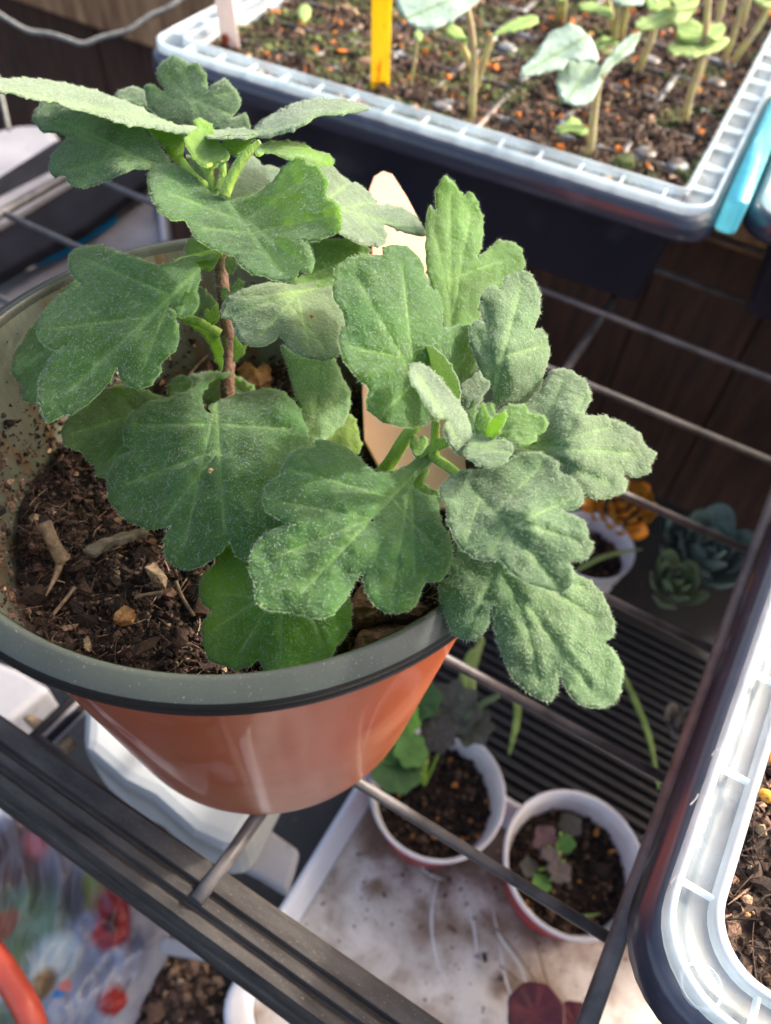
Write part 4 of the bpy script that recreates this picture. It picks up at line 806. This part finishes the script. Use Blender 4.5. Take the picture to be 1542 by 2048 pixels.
leaf(pl, [(868, 912), (850, 913), (820, 927), (795, 942), (765, 947), (742, 938), (720, 917), (695, 896), (665, 883), (632, 880), (627, 893), (600, 897), (580, 910), (567, 930), (560, 950), (538, 965), (527, 990), (527, 1008), (540, 1027), (565, 1042), (594, 1050), (565, 1053), (540, 1063), (515, 1084), (502, 1112), (500, 1142), (510, 1168), (512, 1200), (530, 1217), (558, 1222), (590, 1225), (612, 1232), (640, 1236), (664, 1228), (688, 1202), (710, 1165), (724, 1142), (730, 1172), (740, 1197), (756, 1215), (780, 1226), (812, 1222), (835, 1202), (848, 1165), (872, 1163), (894, 1146), (905, 1110), (900, 1075), (886, 1052), (880, 1034), (878, 1015), (872, 995), (848, 988), (830, 978), (828, 960), (845, 938), (862, 925)],
     [(855, 918, .190), (600, 900, .180), (530, 1000, .170), (505, 1150, .158), (640, 1230, .152), (780, 1220, .154), (900, 1100, .160), (700, 1050, .163), (860, 1000, .174)], (855, 920), [(590, 1200), (550, 930), (535, 1000), (780, 1210), (890, 1120), (510, 1130), (830, 1180)], 'd', G2, LEAF, puff=.0024, wr=.0018, fuzz=1.0, label='large foremost leaf in the middle of the photo, matte green')

# ================================================================= SEEDLINGS in the back tub
def cabmat():
    return leafmat('cabbage_leaf', .15, .4, (.35, .5, .12, 1), .1)
CAB = cabmat()
FARL = leafmat('dull_leaf', .1, .10, (.3, .5, .1, 1), .1)
M_SST = pm('seedling_stem', S(204, 208, 142), S(186, 160, 140), 120, .45, .1, 300)
ZC = .069
def seedling(label, base, stems, leaves, rad=.0021):
    b = PZ(base[0], base[1], ZC); t = empty('cabbage_seedling', b, label, 'seedling', 'cabbage seedlings in the back tub')
    for s in stems:
        pth = [PZ(*s[0], ZC - .004)] + [PV(a, c, PZ(*s[0], ZC)) for a, c in s[1:]]
        mk('stem', *tube(pth, [rad * 1.1, rad, rad * .8], 8, 5), M_SST, t)
    for ol, col, dd in leaves:
        c = np.mean(ol, 0); d0 = depth_of(PV(c[0], c[1], b)) + dd
        ys = [p[1] for p in ol]
        ct = [(c[0], min(ys), d0 + .006), (min(p[0] for p in ol), c[1], d0), (max(p[0] for p in ol), c[1], d0 + .002), (c[0], max(ys), d0 - .008), (c[0], c[1], d0 + .002)]
        far = max(ol, key=lambda p: hypot(p[0] - c[0], p[1] - c[1])); opp = (2 * c[0] - far[0], 2 * c[1] - far[1])
        leaf(t, ol, ct, opp, [far], 'd', col, CAB, puff=.0012, droop=.001, wr=.002, step=9, fuzz=0, thick=.0006)
CB = (.52, .68, .58); CG = (.38, .56, .16); CY = (.50, .64, .22)
seedling('cabbage seedling with a pale leaf cut by the top edge, left of the others', (943, 242), [[(943, 242), (945, 200), (948, 120), (942, 55), (935, 20)], [(946, 190), (965, 130), (985, 70)], [(946, 150), (925, 90), (905, 60)]],
         [([(793, -5), (800, 20), (815, 42), (840, 57), (870, 56), (900, 44), (930, 22), (960, 0), (955, -25), (880, -40), (810, -30)], CB, -.005), ([(985, 72), (1000, 55), (1030, 38), (1070, 30), (1076, 42), (1055, 55), (1020, 62)], CG, .01), ([(890, 60), (905, 48), (925, 62), (935, 90), (925, 82), (905, 75)], CG, 0)])
seedling('cabbage seedling with two large blue green leaves in the middle', (1160, 318), [[(1160, 318), (1180, 295), (1187, 240), (1195, 180), (1210, 130)], [(1183, 285), (1165, 262), (1140, 250)]],
         [([(1038, 152), (1046, 135), (1068, 112), (1085, 85), (1105, 62), (1125, 55), (1135, 47), (1152, 50), (1168, 62), (1185, 80), (1196, 108), (1194, 122), (1165, 122), (1138, 120), (1125, 136), (1095, 142), (1060, 150)], CB, -.004),
          ([(1116, 142), (1138, 121), (1165, 122), (1192, 126), (1202, 148), (1198, 175), (1182, 200), (1158, 211), (1132, 204), (1116, 182)], CB, -.012),
          ([(1198, 150), (1208, 125), (1235, 92), (1262, 70), (1281, 66), (1272, 88), (1262, 105), (1240, 118), (1218, 138)], CB, .004), ([(1110, 254), (1130, 246), (1142, 232), (1158, 244), (1176, 256), (1165, 268), (1140, 262), (1120, 264)], CG, -.004)])
seedling('tall cabbage seedling at the right with broad yellow green seed leaves', (1368, 256), [[(1368, 256), (1378, 200), (1398, 140), (1408, 90), (1415, 20), (1418, -30)], [(1385, 190), (1412, 110), (1440, 30), (1450, -20)]],
         [([(1334, 92), (1350, 82), (1380, 80), (1410, 84), (1440, 75), (1456, 78), (1448, 95), (1420, 105), (1390, 112), (1360, 110), (1340, 104)], CY, -.006), ([(1268, 48), (1280, 38), (1320, 22), (1350, 10), (1390, 0), (1375, 30), (1330, 50), (1290, 60)], CY, 0),
          ([(1352, 60), (1372, 40), (1400, 45), (1410, 70), (1390, 82), (1362, 80)], CG, .004), ([(1415, 52), (1440, 48), (1450, 60), (1435, 80), (1415, 74)], CG, .004), ([(1330, -10), (1370, -30), (1400, -5), (1372, 40), (1345, 45), (1350, 10)], CY, -.002)])
seedling('cabbage seedling cut by the top edge between the two largest ones', (1228, 92), [[(1228, 92), (1232, 50), (1240, 0), (1245, -30)], [(1232, 80), (1222, 30), (1215, -5)], [(1240, 90), (1250, 40), (1262, -20)]],
         [([(1155, 8), (1175, 4), (1205, 10), (1225, 22), (1222, 38), (1195, 26), (1165, 20)], CG, 0), ([(1185, 88), (1200, 76), (1225, 74), (1240, 92), (1220, 108), (1195, 104)], CG, -.002), ([(1220, -5), (1250, -25), (1290, -10), (1280, 8), (1245, 10)], CB, -.002)])
seedling('slender cabbage seedling right of the blue green one', (1272, 155), [[(1272, 155), (1292, 105), (1308, 60), (1312, 0)]], [([(1290, 0), (1310, -20), (1340, -10), (1335, 15), (1305, 20)], CG, 0)])
seedling('bare pale seedling stems at the upper right', (1442, 135), [[(1442, 135), (1470, 60), (1490, -20)], [(1455, 138), (1490, 90), (1525, 40), (1542, -10)], [(1478, 70), (1492, 20), (1500, -20)]], [([(1500, -15), (1530, -30), (1560, -10), (1545, 12), (1520, 10)], CY, 0)])
seedling('pair of thin seedling stems at the top edge', (1118, 55), [[(1112, 52), (1116, 20), (1118, -30)], [(1124, 54), (1128, 15), (1132, -30)]], [([(1100, -12), (1120, -30), (1140, -15), (1125, 2)], CG, 0)])
seedling('tiny round seedling left of the yellow marker', (606, 48), [[(606, 50), (607, 38), (607, 28)]], [([(594, 26), (598, 12), (612, 8), (622, 18), (620, 32), (606, 40)], CY, 0)], .0008)
seedling('thin brown seedling stem right of the yellow marker', (822, 185), [[(818, 188), (828, 130), (836, 70)]], [([(828, 70), (838, 58), (846, 72), (838, 84)], CG, 0)], .001)
# markers
def marker(name, base_px, top_px, w0, w1, mat, label):
    B = PZ(*base_px, ZC); T = PV(*top_px, B); side = np.array([HV[1], -HV[0], 0]); up = T - B; fw_ = np.array([HV[0], HV[1], 0])
    V = []
    for k, (p, w_) in enumerate(((B - up / np.linalg.norm(up) * .01, w0), (B, w0), (T, w1))):
        for s in (-1, 1):
            for q in (-1, 1): V.append(p + side * s * w_ / 2 + fw_ * q * .0006)
    Fc = [(0, 2, 3, 1), (8, 9, 11, 10)]
    for a in (0, 4): Fc += [(a, a + 4, a + 6, a + 2), (a + 1, a + 3, a + 7, a + 5), (a, a + 1, a + 5, a + 4), (a + 2, a + 6, a + 7, a + 3)]
    o = mk(name, V, Fc, mat, None, smooth=False); bevel(o, .0003); tagp(o, label, 'plant marker'); return o
M_MW = pm('white_marker', S(236, 226, 220), S(225, 210, 205), 30, .4, c3=S(150, 70, 40), s3=45, t3=(.56, .6))
M_MY = glow(pm('yellow_marker', S(252, 226, 50), S(236, 84, 30), 260, .4, stretch=(1, 1, .12), thresh=(.55, .62)), None, .5)
glow(M_MW, None, .4); glow(M_SST, None, .3)
marker('plant_marker', (462, 92), (443, -30), .0115, .0115, M_MW, 'white plastic plant marker with brown writing in the near left corner of the back tray')
marker('plant_marker', (760, 182), (764, -30), .0115, .0115, M_MY, 'bright yellow and orange plant marker standing in the back tray')
# wavy wire
M_CORD = pm('grey_cord', S(150, 150, 145), S(100, 98, 92), 300, .5, .3, 800)
pts = [(-30, 10), (20, 42), (58, 62), (100, 68), (140, 80), (167, 88), (200, 76), (240, 66), (262, 58), (300, 32), (340, 14), (375, -15)]
wv = mk('hanging_wire', *tube([PD(a, b, .66) for a, b in pts], .0022, 8, 5), M_CORD); tagp(wv, 'kinked grey twisted wire hanging across the wooden wall at top left', 'wire')
st = mk('garden_stake', *tube([PD(-6, 150, .75), PD(18, 260, .73)], .002, 6, 1), M_CORD); tagp(st, 'thin pale stake standing before the wall at the left edge', 'stake')

# ================================================================= LOWER SHELF
ZL = -.262
M_SH = pm('lower_shelf_black', S(34, 32, 34), S(22, 20, 22), 25, .55, .2, 200, c3=S(70, 58, 50), s3=160, t3=(.66, .75))
low = empty('corrugated_shelf', (0, .2, ZL), 'black corrugated plastic shelf board below the wire shelf, ribs running across', 'shelf')
mk('board', *box(-.62, .42, -.05, .55, ZL - .008, ZL - .003), M_SH, low, smooth=False)
yy = .17
while yy < .40:
    V, Fc = box(-.20, .42, yy, yy + .0045, ZL - .004, ZL + .002); yy += random.uniform(-.0006, .0006); bevel(mk('ridge', V, Fc, M_SH, low, smooth=False), .0012); yy += .0085
# black frame bits seen at the lower left
for i, xo in enumerate((0, .009, .016)):
    a = PZ(75 + 0, 1480, -.12); b = PZ(165, 1385, -.12)
fr = empty('rack_frame', PZ(110, 1430, -.12), 'grey ribbed rack frame bar left of the pot between the beam and the rim', 'frame')
for i, off in enumerate((-26, -8, 10, 24)):
    mk('bar', *tube([PZ(65 + off, 1500, -.12 - .002 * i), PZ(200 + off, 1370, -.12 - .002 * i)], .0022 if i % 2 else .0028, 6, 1), M_GRY if i in (1, 3) else M_BLK, fr)
mk('bar', *tube([PZ(75, 1478, -.10), PZ(470, 1800, -.10)], .003, 6, 1), M_BLK, fr)  # black strip standing in for the shadowed back edge of the beam
M_SHEET = pm('white_sheet', S(176, 178, 177), S(160, 162, 162), 14, .6, .15, 60, c3=S(130, 128, 122), s3=120, t3=(.7, .8))
sh = quadprism([(168, 1370), (300, 1370), (560, 1500), (560, 1560), (484, 1706), (440, 1700), (380, 1672), (300, 1600), (240, 1570), (160, 1500)], -.10, .05, M_SHEET, 'white_bucket', None, .008)
tagp(sh, 'smooth white plastic bucket lid behind the pot and above the beam', 'bucket')
o = quadprism([(-60, 1300), (30, 1335), (100, 1375), (20, 1440), (-60, 1470)], -.14, .03, M_WHT, 'white_block', None, .004); tagp(o, 'dirty white plastic block at the left edge under the rim', 'block')
o = quadprism([(40, 1432), (60, 1425), (105, 1450), (150, 1478), (130, 1500), (80, 1470)], -.13, .01, M_TWIG, 'wood_strip', None, .002); tagp(o, 'small tan wood strip beside the ribbed frame bars at left', 'wood')
o = quadprism([(470, 1730), (530, 1650), (560, 1672), (600, 1700), (575, 1790), (520, 1755)], -.15, .01, M_WHT, 'plastic_strip', None, .003); tagp(o, 'off white plastic strip below the pot, left of the dirty tray', 'strip')
# white tray
M_TRAY = pm('dirty_white_tray', S(204, 196, 188), S(134, 112, 94), 22, .5, .3, 80, c3=S(122, 98, 80), s3=42, t3=(.52, .70), detail=10, thresh=(.42, .66))
M_TRAYR = pm('white_tray_rim', S(214, 214, 220), S(196, 196, 204), 14, .4)
tx0, tx1, ty0, ty1 = -.0795, .30, .005, .206
cx, cy, hx, hy = (tx0 + tx1) / 2, (ty0 + ty1) / 2, (tx1 - tx0) / 2, (ty1 - ty0) / 2
R = lambda ins, z: rrect(cx, cy, hx - ins, hy - ins, .022 - ins * .4, 0, z)
tr = empty('drip_tray', (cx, cy, -.25), 'shallow white tray stained with soil holding the two small cups', 'tray')
mk('floor', *loft([R(.012, -.2535), R(.0125, -.2528)], False, True), M_TRAY, tr, smooth=False)
mk('rim', *loft([R(.011, -.256), R(.003, -.234), R(0, -.2335), R(0, -.2315), R(.001, -.2305), R(.003, -.2305), R(.0045, -.232), R(.0118, -.2530)]), M_TRAYR, tr)
M_CUPW = pm('white_cup', S(222, 214, 214), S(196, 186, 190), 20, .35)
M_CUPR = pm('red_cup_print', S(176, 52, 58), S(150, 40, 50), 20, .35)
def cup(px, label, r=.040, zt=-.200, band=True, h=.053):
    c = PZ(px[0], px[1], zt); t = empty('plant_cup', (c[0], c[1], zt - h), label, 'cup', None)
    prof = [(r * .96, zt - .006), (r, zt - .004), (r * 1.01, zt - .001), (r * .99, zt + .0004), (r * .95, zt - .001), (r * .90, zt - .01), (r * .80, zt - .03)]
    mk('rim', *lathe(prof, (c[0], c[1], 0), 64), M_CUPW, t)
    mk('wall', *lathe([(0, zt - h), (r * .76, zt - h), (r * .79, zt - h + .003), (r * .91, zt - .02), (r * .955, zt - .0065)], (c[0], c[1], 0), 64), M_CUPR if band else M_CUPW, t)
    V, Fc = [], []
    n = 900; rr = r * .84 * np.sqrt(rng.random(n)); aa = rng.random(n) * 2 * pi
    P = [(c[0] + q * cos(a), c[1] + q * sin(a), zt - .0215 + random.uniform(0, .003)) for q, a in zip(rr, aa)]
    s = mk('cup_soil', *lathe([(.0001, zt - .021), (r * .5, zt - .022), (r * .86, zt - .0215)], (c[0], c[1], 0), 32), CRUMB); tinted(s, [(.03, .02, .015, 1)] * len(s.data.vertices))
    tagp(s, 'dark soil with orange grains in the ' + label.split(' ', 1)[1], 'soil', kind='stuff')
    cols = soilcols(n) * .7; k = rng.random(n); cols[k < .03] = S(180, 120, 60)[:3]
    o = crumbs('crumbs', P, .0022 * rng.lognormal(-.4, .4, n), cols, s); tagp(o, kind='stuff')
    return c
nt_ = M_TRAY.node_tree; N_, L_ = nt_.nodes, nt_.links
b_ = N_['Principled BSDF']; src = b_.inputs['Base Color'].links[0].from_socket
tc_ = N_.new('ShaderNodeTexCoord'); ns_ = N_.new('ShaderNodeTexNoise'); ns_.inputs['Scale'].default_value = 70; ns_.inputs['Detail'].default_value = 8; L_.new(tc_.outputs['Object'], ns_.inputs['Vector'])
for (px_, py_, rr_) in ((876, 1600, .058), (1150, 1735, .056), (760, 1640, .022), (980, 1700, .030)):
    pp_ = PZ(px_, py_, -.253) - np.array([cx, cy, -.25])
    ds_ = N_.new('ShaderNodeVectorMath'); ds_.operation = 'DISTANCE'; L_.new(tc_.outputs['Object'], ds_.inputs[0]); ds_.inputs[1].default_value = [float(v) for v in pp_]
    sb_ = N_.new('ShaderNodeMath'); sb_.operation = 'MULTIPLY_ADD'; L_.new(ns_.outputs[0], sb_.inputs[0]); sb_.inputs[1].default_value = .05; L_.new(ds_.outputs['Value'], sb_.inputs[2])
    mr_ = N_.new('ShaderNodeMapRange'); mr_.inputs[1].default_value = rr_ + .030; mr_.inputs[2].default_value = rr_ + .012; mr_.inputs[4].default_value = .8; L_.new(sb_.outputs[0], mr_.inputs[0])
    mx_ = N_.new('ShaderNodeMix'); mx_.data_type = 'RGBA'; L_.new(mr_.outputs[0], mx_.inputs[0]); L_.new(src, mx_.inputs[6]); mx_.inputs[7].default_value = S(112, 88, 72); src = mx_.outputs[2]
L_.new(src, b_.inputs['Base Color'])
n = 1300; P = [PZ(random.gauss(960, 190) + 20 * random.gauss(0, 1), random.gauss(1700, 60) if random.random() < .75 else random.gauss(1860, 80), -.2524) for _ in range(n)]; P = [p for p in P if tx0 + .014 < p[0] < tx1 - .014 and ty0 + .014 < p[1] < ty1 - .014]
o = crumbs('grit', P, .00045 * rng.lognormal(-.2, .6, len(P)), soilcols(len(P)) * 2.2, tr); tagp(o, kind='stuff')
M_SCR = pm('pale_scratch', S(224, 222, 220), S(206, 204, 204), 60, .5)
for pts in ([(880, 1750), (865, 1820), (868, 1890), (885, 1960)], [(930, 1790), (950, 1860), (955, 1930)], [(985, 1810), (1000, 1870), (1040, 1930), (1060, 1990)], [(1000, 1890), (1010, 1950), (1030, 2010)], [(820, 1690), (850, 1740), (890, 1760)]):
    mk('scratch', *tube([PZ(a, b, -.2529) for a, b in pts], [.0004, .0014, .0012, .0003], 6, 6, flat=.15), M_SCR, tr)
c1 = cup((876, 1580), 'the white rimmed red cup under the pot, left of the pair', .0424)
c2 = cup((1150, 1722), 'the white rimmed red cup with seedlings, right of the pair', .0424)
c3 = cup((1185, 1088), 'the small white pot under the orange flowers', .034, -.205, False, .055)
# lobed leaf generator for the far plants
def rosleaf(parent, c, r, ang, tilt, col, lobes=7, elong=1.0, amp=.10, name='leaf', mat=None, cup_=.15):
    V = [np.zeros(3)]; n = 42
    for ring in (.5, 1.0):
        for k in range(n):
            t = 2 * pi * k / n; q = r * ring * (1 + amp * ring * cos(lobes * t))
            x = q * cos(t) * elong + r * elong; y = q * sin(t)
            V.append(np.array([x, y, cup_ * (x * x + y * y) / (2 * r) * (1 if ring == 1 else .8) - .04 * r * cos(lobes * t) * ring]))
    Fc = [(0, 1 + k, 1 + (k + 1) % n) for k in range(n)] + [(1 + k, 1 + n + k, 1 + n + (k + 1) % n, 1 + (k + 1) % n) for k in range(n)]
    V = np.array(V); V[0] = (r * elong, 0, .0)
    Rm = Matrix.Rotation(ang, 3, 'Z') @ Matrix.Rotation(-tilt, 3, 'Y')
    V = (np.array(Rm) @ V.T).T + np.array(c)
    o = mk(name, V, Fc, mat or CAB, parent); o.color = (*col, 1)
    s = o.modifiers.new('t', 'SOLIDIFY'); s.thickness = .0008
    s = o.modifiers.new('s', 'SUBSURF'); s.levels = 1; s.render_levels = 1
    return o
def farplant(name, base, label, cat, specs, stem_col=M_GST):
    t = empty(name, base, label, cat)
    for (px, py, z, r, ang, tilt, col, lobes, amp) in specs:
        c = PZ(px, py, z)
        a = radians(ang); cc = c - np.array([cos(a) * cos(tilt) * r, sin(a) * cos(tilt) * r, sin(tilt) * r])
        rosleaf(t, cc, r, a, tilt, col, lobes, 1.0, amp, 'leaf', FARL)
        mk('petiole', *tube([np.array(base), (np.array(base) + cc) / 2 + np.array([0, 0, .006]), cc], .0009, 6, 4), stem_col, t)
    return t
GD = (.045, .11, .03); GDD = (.05, .055, .04); PUR = (.085, .05, .06)
farplant('heuchera_plant', (c1[0] - .01, c1[1] + .005, -.222), 'small plant with scalloped green leaves and dusky purple leaves in the left cup', 'plant',
         [(790, 1535, -0.170, .0165, 200, .1, GD, 9, .06), (770, 1480, -0.165, .015, 160, .2, (.09, .20, .04), 9, .08), (800, 1440, -0.160, .012, 120, .3, (.16, .36, .05), 7, .12), (840, 1400, -0.160, .013, 90, .3, GD, 7, .1), (905, 1420, -0.165, .0175, 60, .3, (.075, .075, .06), 8, .12), (875, 1470, -0.168, .012, 40, .2, (.07, .06, .055), 8, .12), (945, 1455, -0.170, .013, 20, .2, (.08, .085, .07), 7, .12), (820, 1500, -0.165, .011, 180, .2, (.08, .19, .04), 7, .1)])
farplant('young_plant', (c2[0] - .005, c2[1] - .004, -.222), 'tiny purple and green seedling in the right cup', 'plant',
         [(1090, 1680, -.205, .0085, 160, .25, (.10, .045, .06), 5, .12), (1132, 1688, -.203, .0055, 20, .3, (.10, .22, .04), 5, .1), (1140, 1652, -.206, .007, 60, .2, (.07, .06, .05), 5, .12), (1082, 1768, -.206, .006, 230, .1, (.10, .22, .04), 5, .12), (1118, 1742, -.204, .0075, 270, .1, (.12, .09, .09), 5, .14), (1058, 1735, -.205, .006, 200, .1, (.06, .05, .04), 5, .1), (1100, 1710, -.202, .006, 300, .3, (.13, .10, .10), 5, .1)])
M_MAR = pm('maroon_leaf', S(96, 34, 44), S(60, 22, 30), 90, .5, .4, 400)
b = PZ(1075, 2010, -.248)
t = empty('purple_leaf_plant', b, 'dark purple round leaf lying on the dirty tray at the bottom edge', 'leaf')
for (a, c, r) in ((1070, 2030, .0165), (1150, 2050, .012)): rosleaf(t, PZ(a, c, -.235) - np.array([r, 0, 0]), r, 0, .1, (.055, .015, .02), 8, 1, .04, 'leaf', M_MAR)
for pts in ([(1110, 2020), (1070, 1960), (1020, 1890), (960, 1820)], [(1118, 2030), (1090, 1950), (1070, 1870), (1075, 1850)], [(1112, 2025), (1060, 1980), (1000, 1930)]):
    mk('root', *tube([PZ(a, c, -.247) for a, c in pts], .0006, 5, 5), M_TWIG, t)
# orange flower plant
t = empty('orange_flower', (c3[0], c3[1], -.22), 'bright orange succulent flower head in the small white pot under the wire', 'flower')
OR = (.70, .22, .01)
for k in range(46):
    a = k * 2.39996; f = (k / 46) ** .5; c = PZ(1236, 1022, -.165) + np.array([cos(a) * .021 * f, sin(a) * .021 * f, .006 * (1 - f * f)])
    rosleaf(t, c, .0042, a, .9 - .5 * f, OR if k % 3 else (.80, .30, .02), 2, 1.3, .0, 'petal', cup_=.5)
M_BUD = pm('orange_bud', S(235, 150, 20), S(225, 120, 10), 60, .5)
for (a, c, r) in ((1275, 1062, .0075), (1297, 1020, .0075), (1180, 1008, .0075), (1285, 978, .006)):
    mk('bud', *lathe([(.0001, r), (r * .7, r * .7), (r, 0), (r * .7, -r * .7), (.0001, -r)], PZ(a, c, -.165), 16, .05), M_BUD, t)
# succulent rosettes
SUC = leafmat('succulent_leaf', .1, .12, (.2, .35, .2, 1), .3)
def rosette(px, z, R0, label, col, n=22):
    c = PZ(*px, z); t = empty('succulent', c, label, 'succulent')
    for k in range(n):
        a = k * 2.39996; f = k / n; r = R0 * (.18 + .24 * f)
        rosleaf(t, c + np.array([cos(a), sin(a), 0]) * R0 * .30 * f + np.array([0, 0, .01 * (1 - f)]), r, a, .9 - .75 * f, tuple(np.array(col) * random.uniform(.7, 1.25)), 2, 1.25, .0, 'leaf', SUC, .5)
rosette((1395, 1130), -.215, .040, 'large blue green succulent rosette beside the black tub', (.13, .20, .18))
rosette((1340, 1185), -.20, .024, 'yellow green succulent rosette below the large blue green one', (.12, .17, .07), 16)
rosette((1345, 1085), -.205, .018, 'small pale succulent rosette under the orange flowers', (.10, .15, .12), 12)
rosette((1360, 1470), -.22, .020, 'small pinkish grey succulent near the end wire', (.16, .12, .11), 12)
for pts, wd, col, lb in (([(1155, 1140), (1210, 1112), (1285, 1098)], .0035, CY, 'yellow green blade leaning over the small white pot'), ([(950, 1300), (932, 1350), (925, 1400)], .008, CG, 'broad strap leaf right of the pot rim'), ([(965, 1275), (945, 1340), (950, 1410)], .005, CY, 'second strap leaf under the lowest right leaf'),
                     ([(1028, 1380), (1035, 1430), (1018, 1510)], .0045, CG, 'upright green blade between the two cups'), ([(1235, 1330), (1270, 1400), (1300, 1480), (1318, 1580)], .0045, CG, 'long green blade crossing the black ribs near the end wire'), ([(1085, 1795), (1140, 1830), (1200, 1828)], .002, CG, 'thin green blade curving in the right cup'), ([(1000, 1390), (960, 1410), (930, 1440)], .004, (.18, .28, .16), 'grey green blade behind the left cup'), ([(870, 1310), (860, 1335), (845, 1360)], .004, CG, 'short green blade beside the orange pot wall')):
    z = -.16 if wd > .002 else -.178
    o = mk('leaf_blade', *tube([PZ(a, c, z) for a, c in pts], [wd * .4, wd * .6, wd * .5, wd * .15], 8, 6, flat=.25), CAB); o.color = (*[v * .6 for v in col], 1); tagp(o, lb, 'leaf')

# printed bag, hose and clutter at the lower left
V, Fc = [], []
corn = [(-80, 1500), (110, 1545), (330, 1820), (210, 2090), (-80, 2200)]
NX, NY = 90, 90
for j in range(NY + 1):
    for i in range(NX + 1):
        u, v = i / NX, j / NY
        top = np.array([-60, 1560]) * (1 - u) + np.array([140, 1560]) * u; bot = np.array([-60, 2150]) * (1 - u) + np.array([200, 2120]) * u
        p = top * (1 - v) + bot * v; p = p + np.array([170, 0]) * sin(pi * min(1, max(0, v * .95 + .02))) * u
        e = min(u + .5, 1 - u, v, 1 - v) * 2
        z = -.20 + .045 * (1 - (1 - min(1, e * 1.6)) ** 2) + .010 * noise.noise(Vector((u * 5, v * 7, 2))) + .007 * (1 - 2 * abs(noise.noise(Vector((u * 6 + v * 3, v * 5, 5))))) + .003 * (1 - 2 * abs(noise.noise(Vector((u * 14, v * 11 + u * 5, 8)))))
        V.append(PZ(p[0], p[1], z - .05))
for j in range(NY):
    for i in range(NX): a = j * (NX + 1) + i; Fc.append((a, a + NX + 1, a + NX + 2, a + 1))
from mathutils.bvhtree import BVHTree
bv = BVHTree.FromPolygons([tuple(v) for v in V], Fc)
def onbag(px, py):
    h = bv.ray_cast(Vector((0, 0, CH)), Vector(ray(px, py)))[0]
    return np.array(h) if h is not None else PZ(px, py, -.22)
BO = np.mean(np.array(V), 0)
def bagmat(blobs):
    m, nt, b, out = newmat('printed_bag'); N, L = nt.nodes, nt.links
    tc = N.new('ShaderNodeTexCoord')
    nz = N.new('ShaderNodeTexNoise'); nz.inputs['Scale'].default_value = 38; nz.inputs['Detail'].default_value = 5; L.new(tc.outputs['Object'], nz.inputs['Vector'])
    wv_ = N.new('ShaderNodeVectorMath'); wv_.operation = 'MULTIPLY_ADD'; wv_.inputs[1].default_value = (.018, .018, .006); L.new(nz.outputs['Color'], wv_.inputs[0]); L.new(tc.outputs['Object'], wv_.inputs[2])
    base = N.new('ShaderNodeTexNoise'); base.inputs['Scale'].default_value = 22; base.inputs['Detail'].default_value = 6; L.new(tc.outputs['Object'], base.inputs['Vector'])
    cr = N.new('ShaderNodeValToRGB'); e = cr.color_ramp
    e.elements[0].position = .3; e.elements[0].color = S(100, 98, 118); e.elements[1].position = .7; e.elements[1].color = S(150, 152, 164)
    L.new(base.outputs[0], cr.inputs[0]); col = cr.outputs[0]
    for (px, py, rr, c1_) in blobs:
        p = onbag(px, py) - BO
        ds = N.new('ShaderNodeVectorMath'); ds.operation = 'DISTANCE'; L.new(wv_.outputs[0], ds.inputs[0]); ds.inputs[1].default_value = (p[0] + .009, p[1] + .009, p[2] + .003)
        mr = N.new('ShaderNodeMapRange'); R_ = rr / 1556 * .50
        mr.inputs[1].default_value = R_ * 1.3; mr.inputs[2].default_value = R_ * .75; L.new(ds.outputs['Value'], mr.inputs[0])
        mx = N.new('ShaderNodeMix'); mx.data_type = 'RGBA'; L.new(mr.outputs[0], mx.inputs[0]); L.new(col, mx.inputs[6]); mx.inputs[7].default_value = c1_; col = mx.outputs[2]
    L.new(col, b.inputs['Base Color']); b.inputs['Roughness'].default_value = .38; return m
blobs = [(60, 1700, 85, S(92, 76, 78)), (95, 1680, 36, S(160, 92, 104)), (150, 1720, 60, S(120, 114, 122)), (140, 1800, 45, S(104, 98, 106)), (40, 1870, 75, S(104, 122, 98)), (10, 1850, 26, S(150, 98, 78)), (60, 1930, 50, S(92, 112, 88)), (110, 1930, 42, S(168, 174, 174)),
         (200, 1770, 38, S(104, 102, 46)), (235, 1815, 40, S(116, 40, 50)), (228, 1860, 34, S(134, 42, 44)), (225, 1838, 18, S(60, 20, 26)), (95, 1975, 22, S(120, 94, 66)), (124, 1992, 10, S(50, 120, 180)), (140, 1975, 12, S(200, 120, 110)), (232, 2015, 28, S(140, 46, 42)), (20, 2040, 30, S(90, 104, 92))]
bag = mk('compost_bag', V, Fc, bagmat(blobs)); bag.modifiers.new('t', 'SOLIDIFY').thickness = .002
tagp(bag, 'crumpled plastic bag printed in white, green and red below the beam at lower left', 'bag')
PO = pm('orange_red_plastic', S(206, 84, 60), S(180, 70, 52), 40, .35)
o = mk('orange_hose', *tube([PZ(-20, 1900, -.16), PZ(20, 1960, -.16), PZ(55, 2020, -.16), PZ(80, 2090, -.17)], .0062, 12, 6), PO); tagp(o, 'orange red plastic hose at the lower left corner', 'hose')
o = quadprism([(318, 1885), (325, 1872), (385, 1880), (435, 1900), (460, 1925), (400, 1920), (318, 1905)], -.20, .006, M_WHT, 'white_bar', None, .002); tagp(o, 'short white plastic bar under the beam beside the printed bag', 'bar')
cc = PZ(352, 2015, -.255); n = 1100; P = []
for _ in range(n):
    a = random.uniform(0, 2 * pi); q = random.random() ** .5; P.append(cc + np.array([.028 * q * cos(a), .026 * q * sin(a), .016 * (1 - q * q) + random.uniform(-.002, .002)]))
o = crumbs('soil_heap', P, .0030 * rng.lognormal(-.4, .4, n), soilcols(n) * 1.5); tagp(o, 'grey brown heap of crumbled soil between the printed bag and the dirty tray', 'soil', kind='stuff')

# tidy helper property
for o in sc.objects:
    if 'wl' in o: del o['wl']
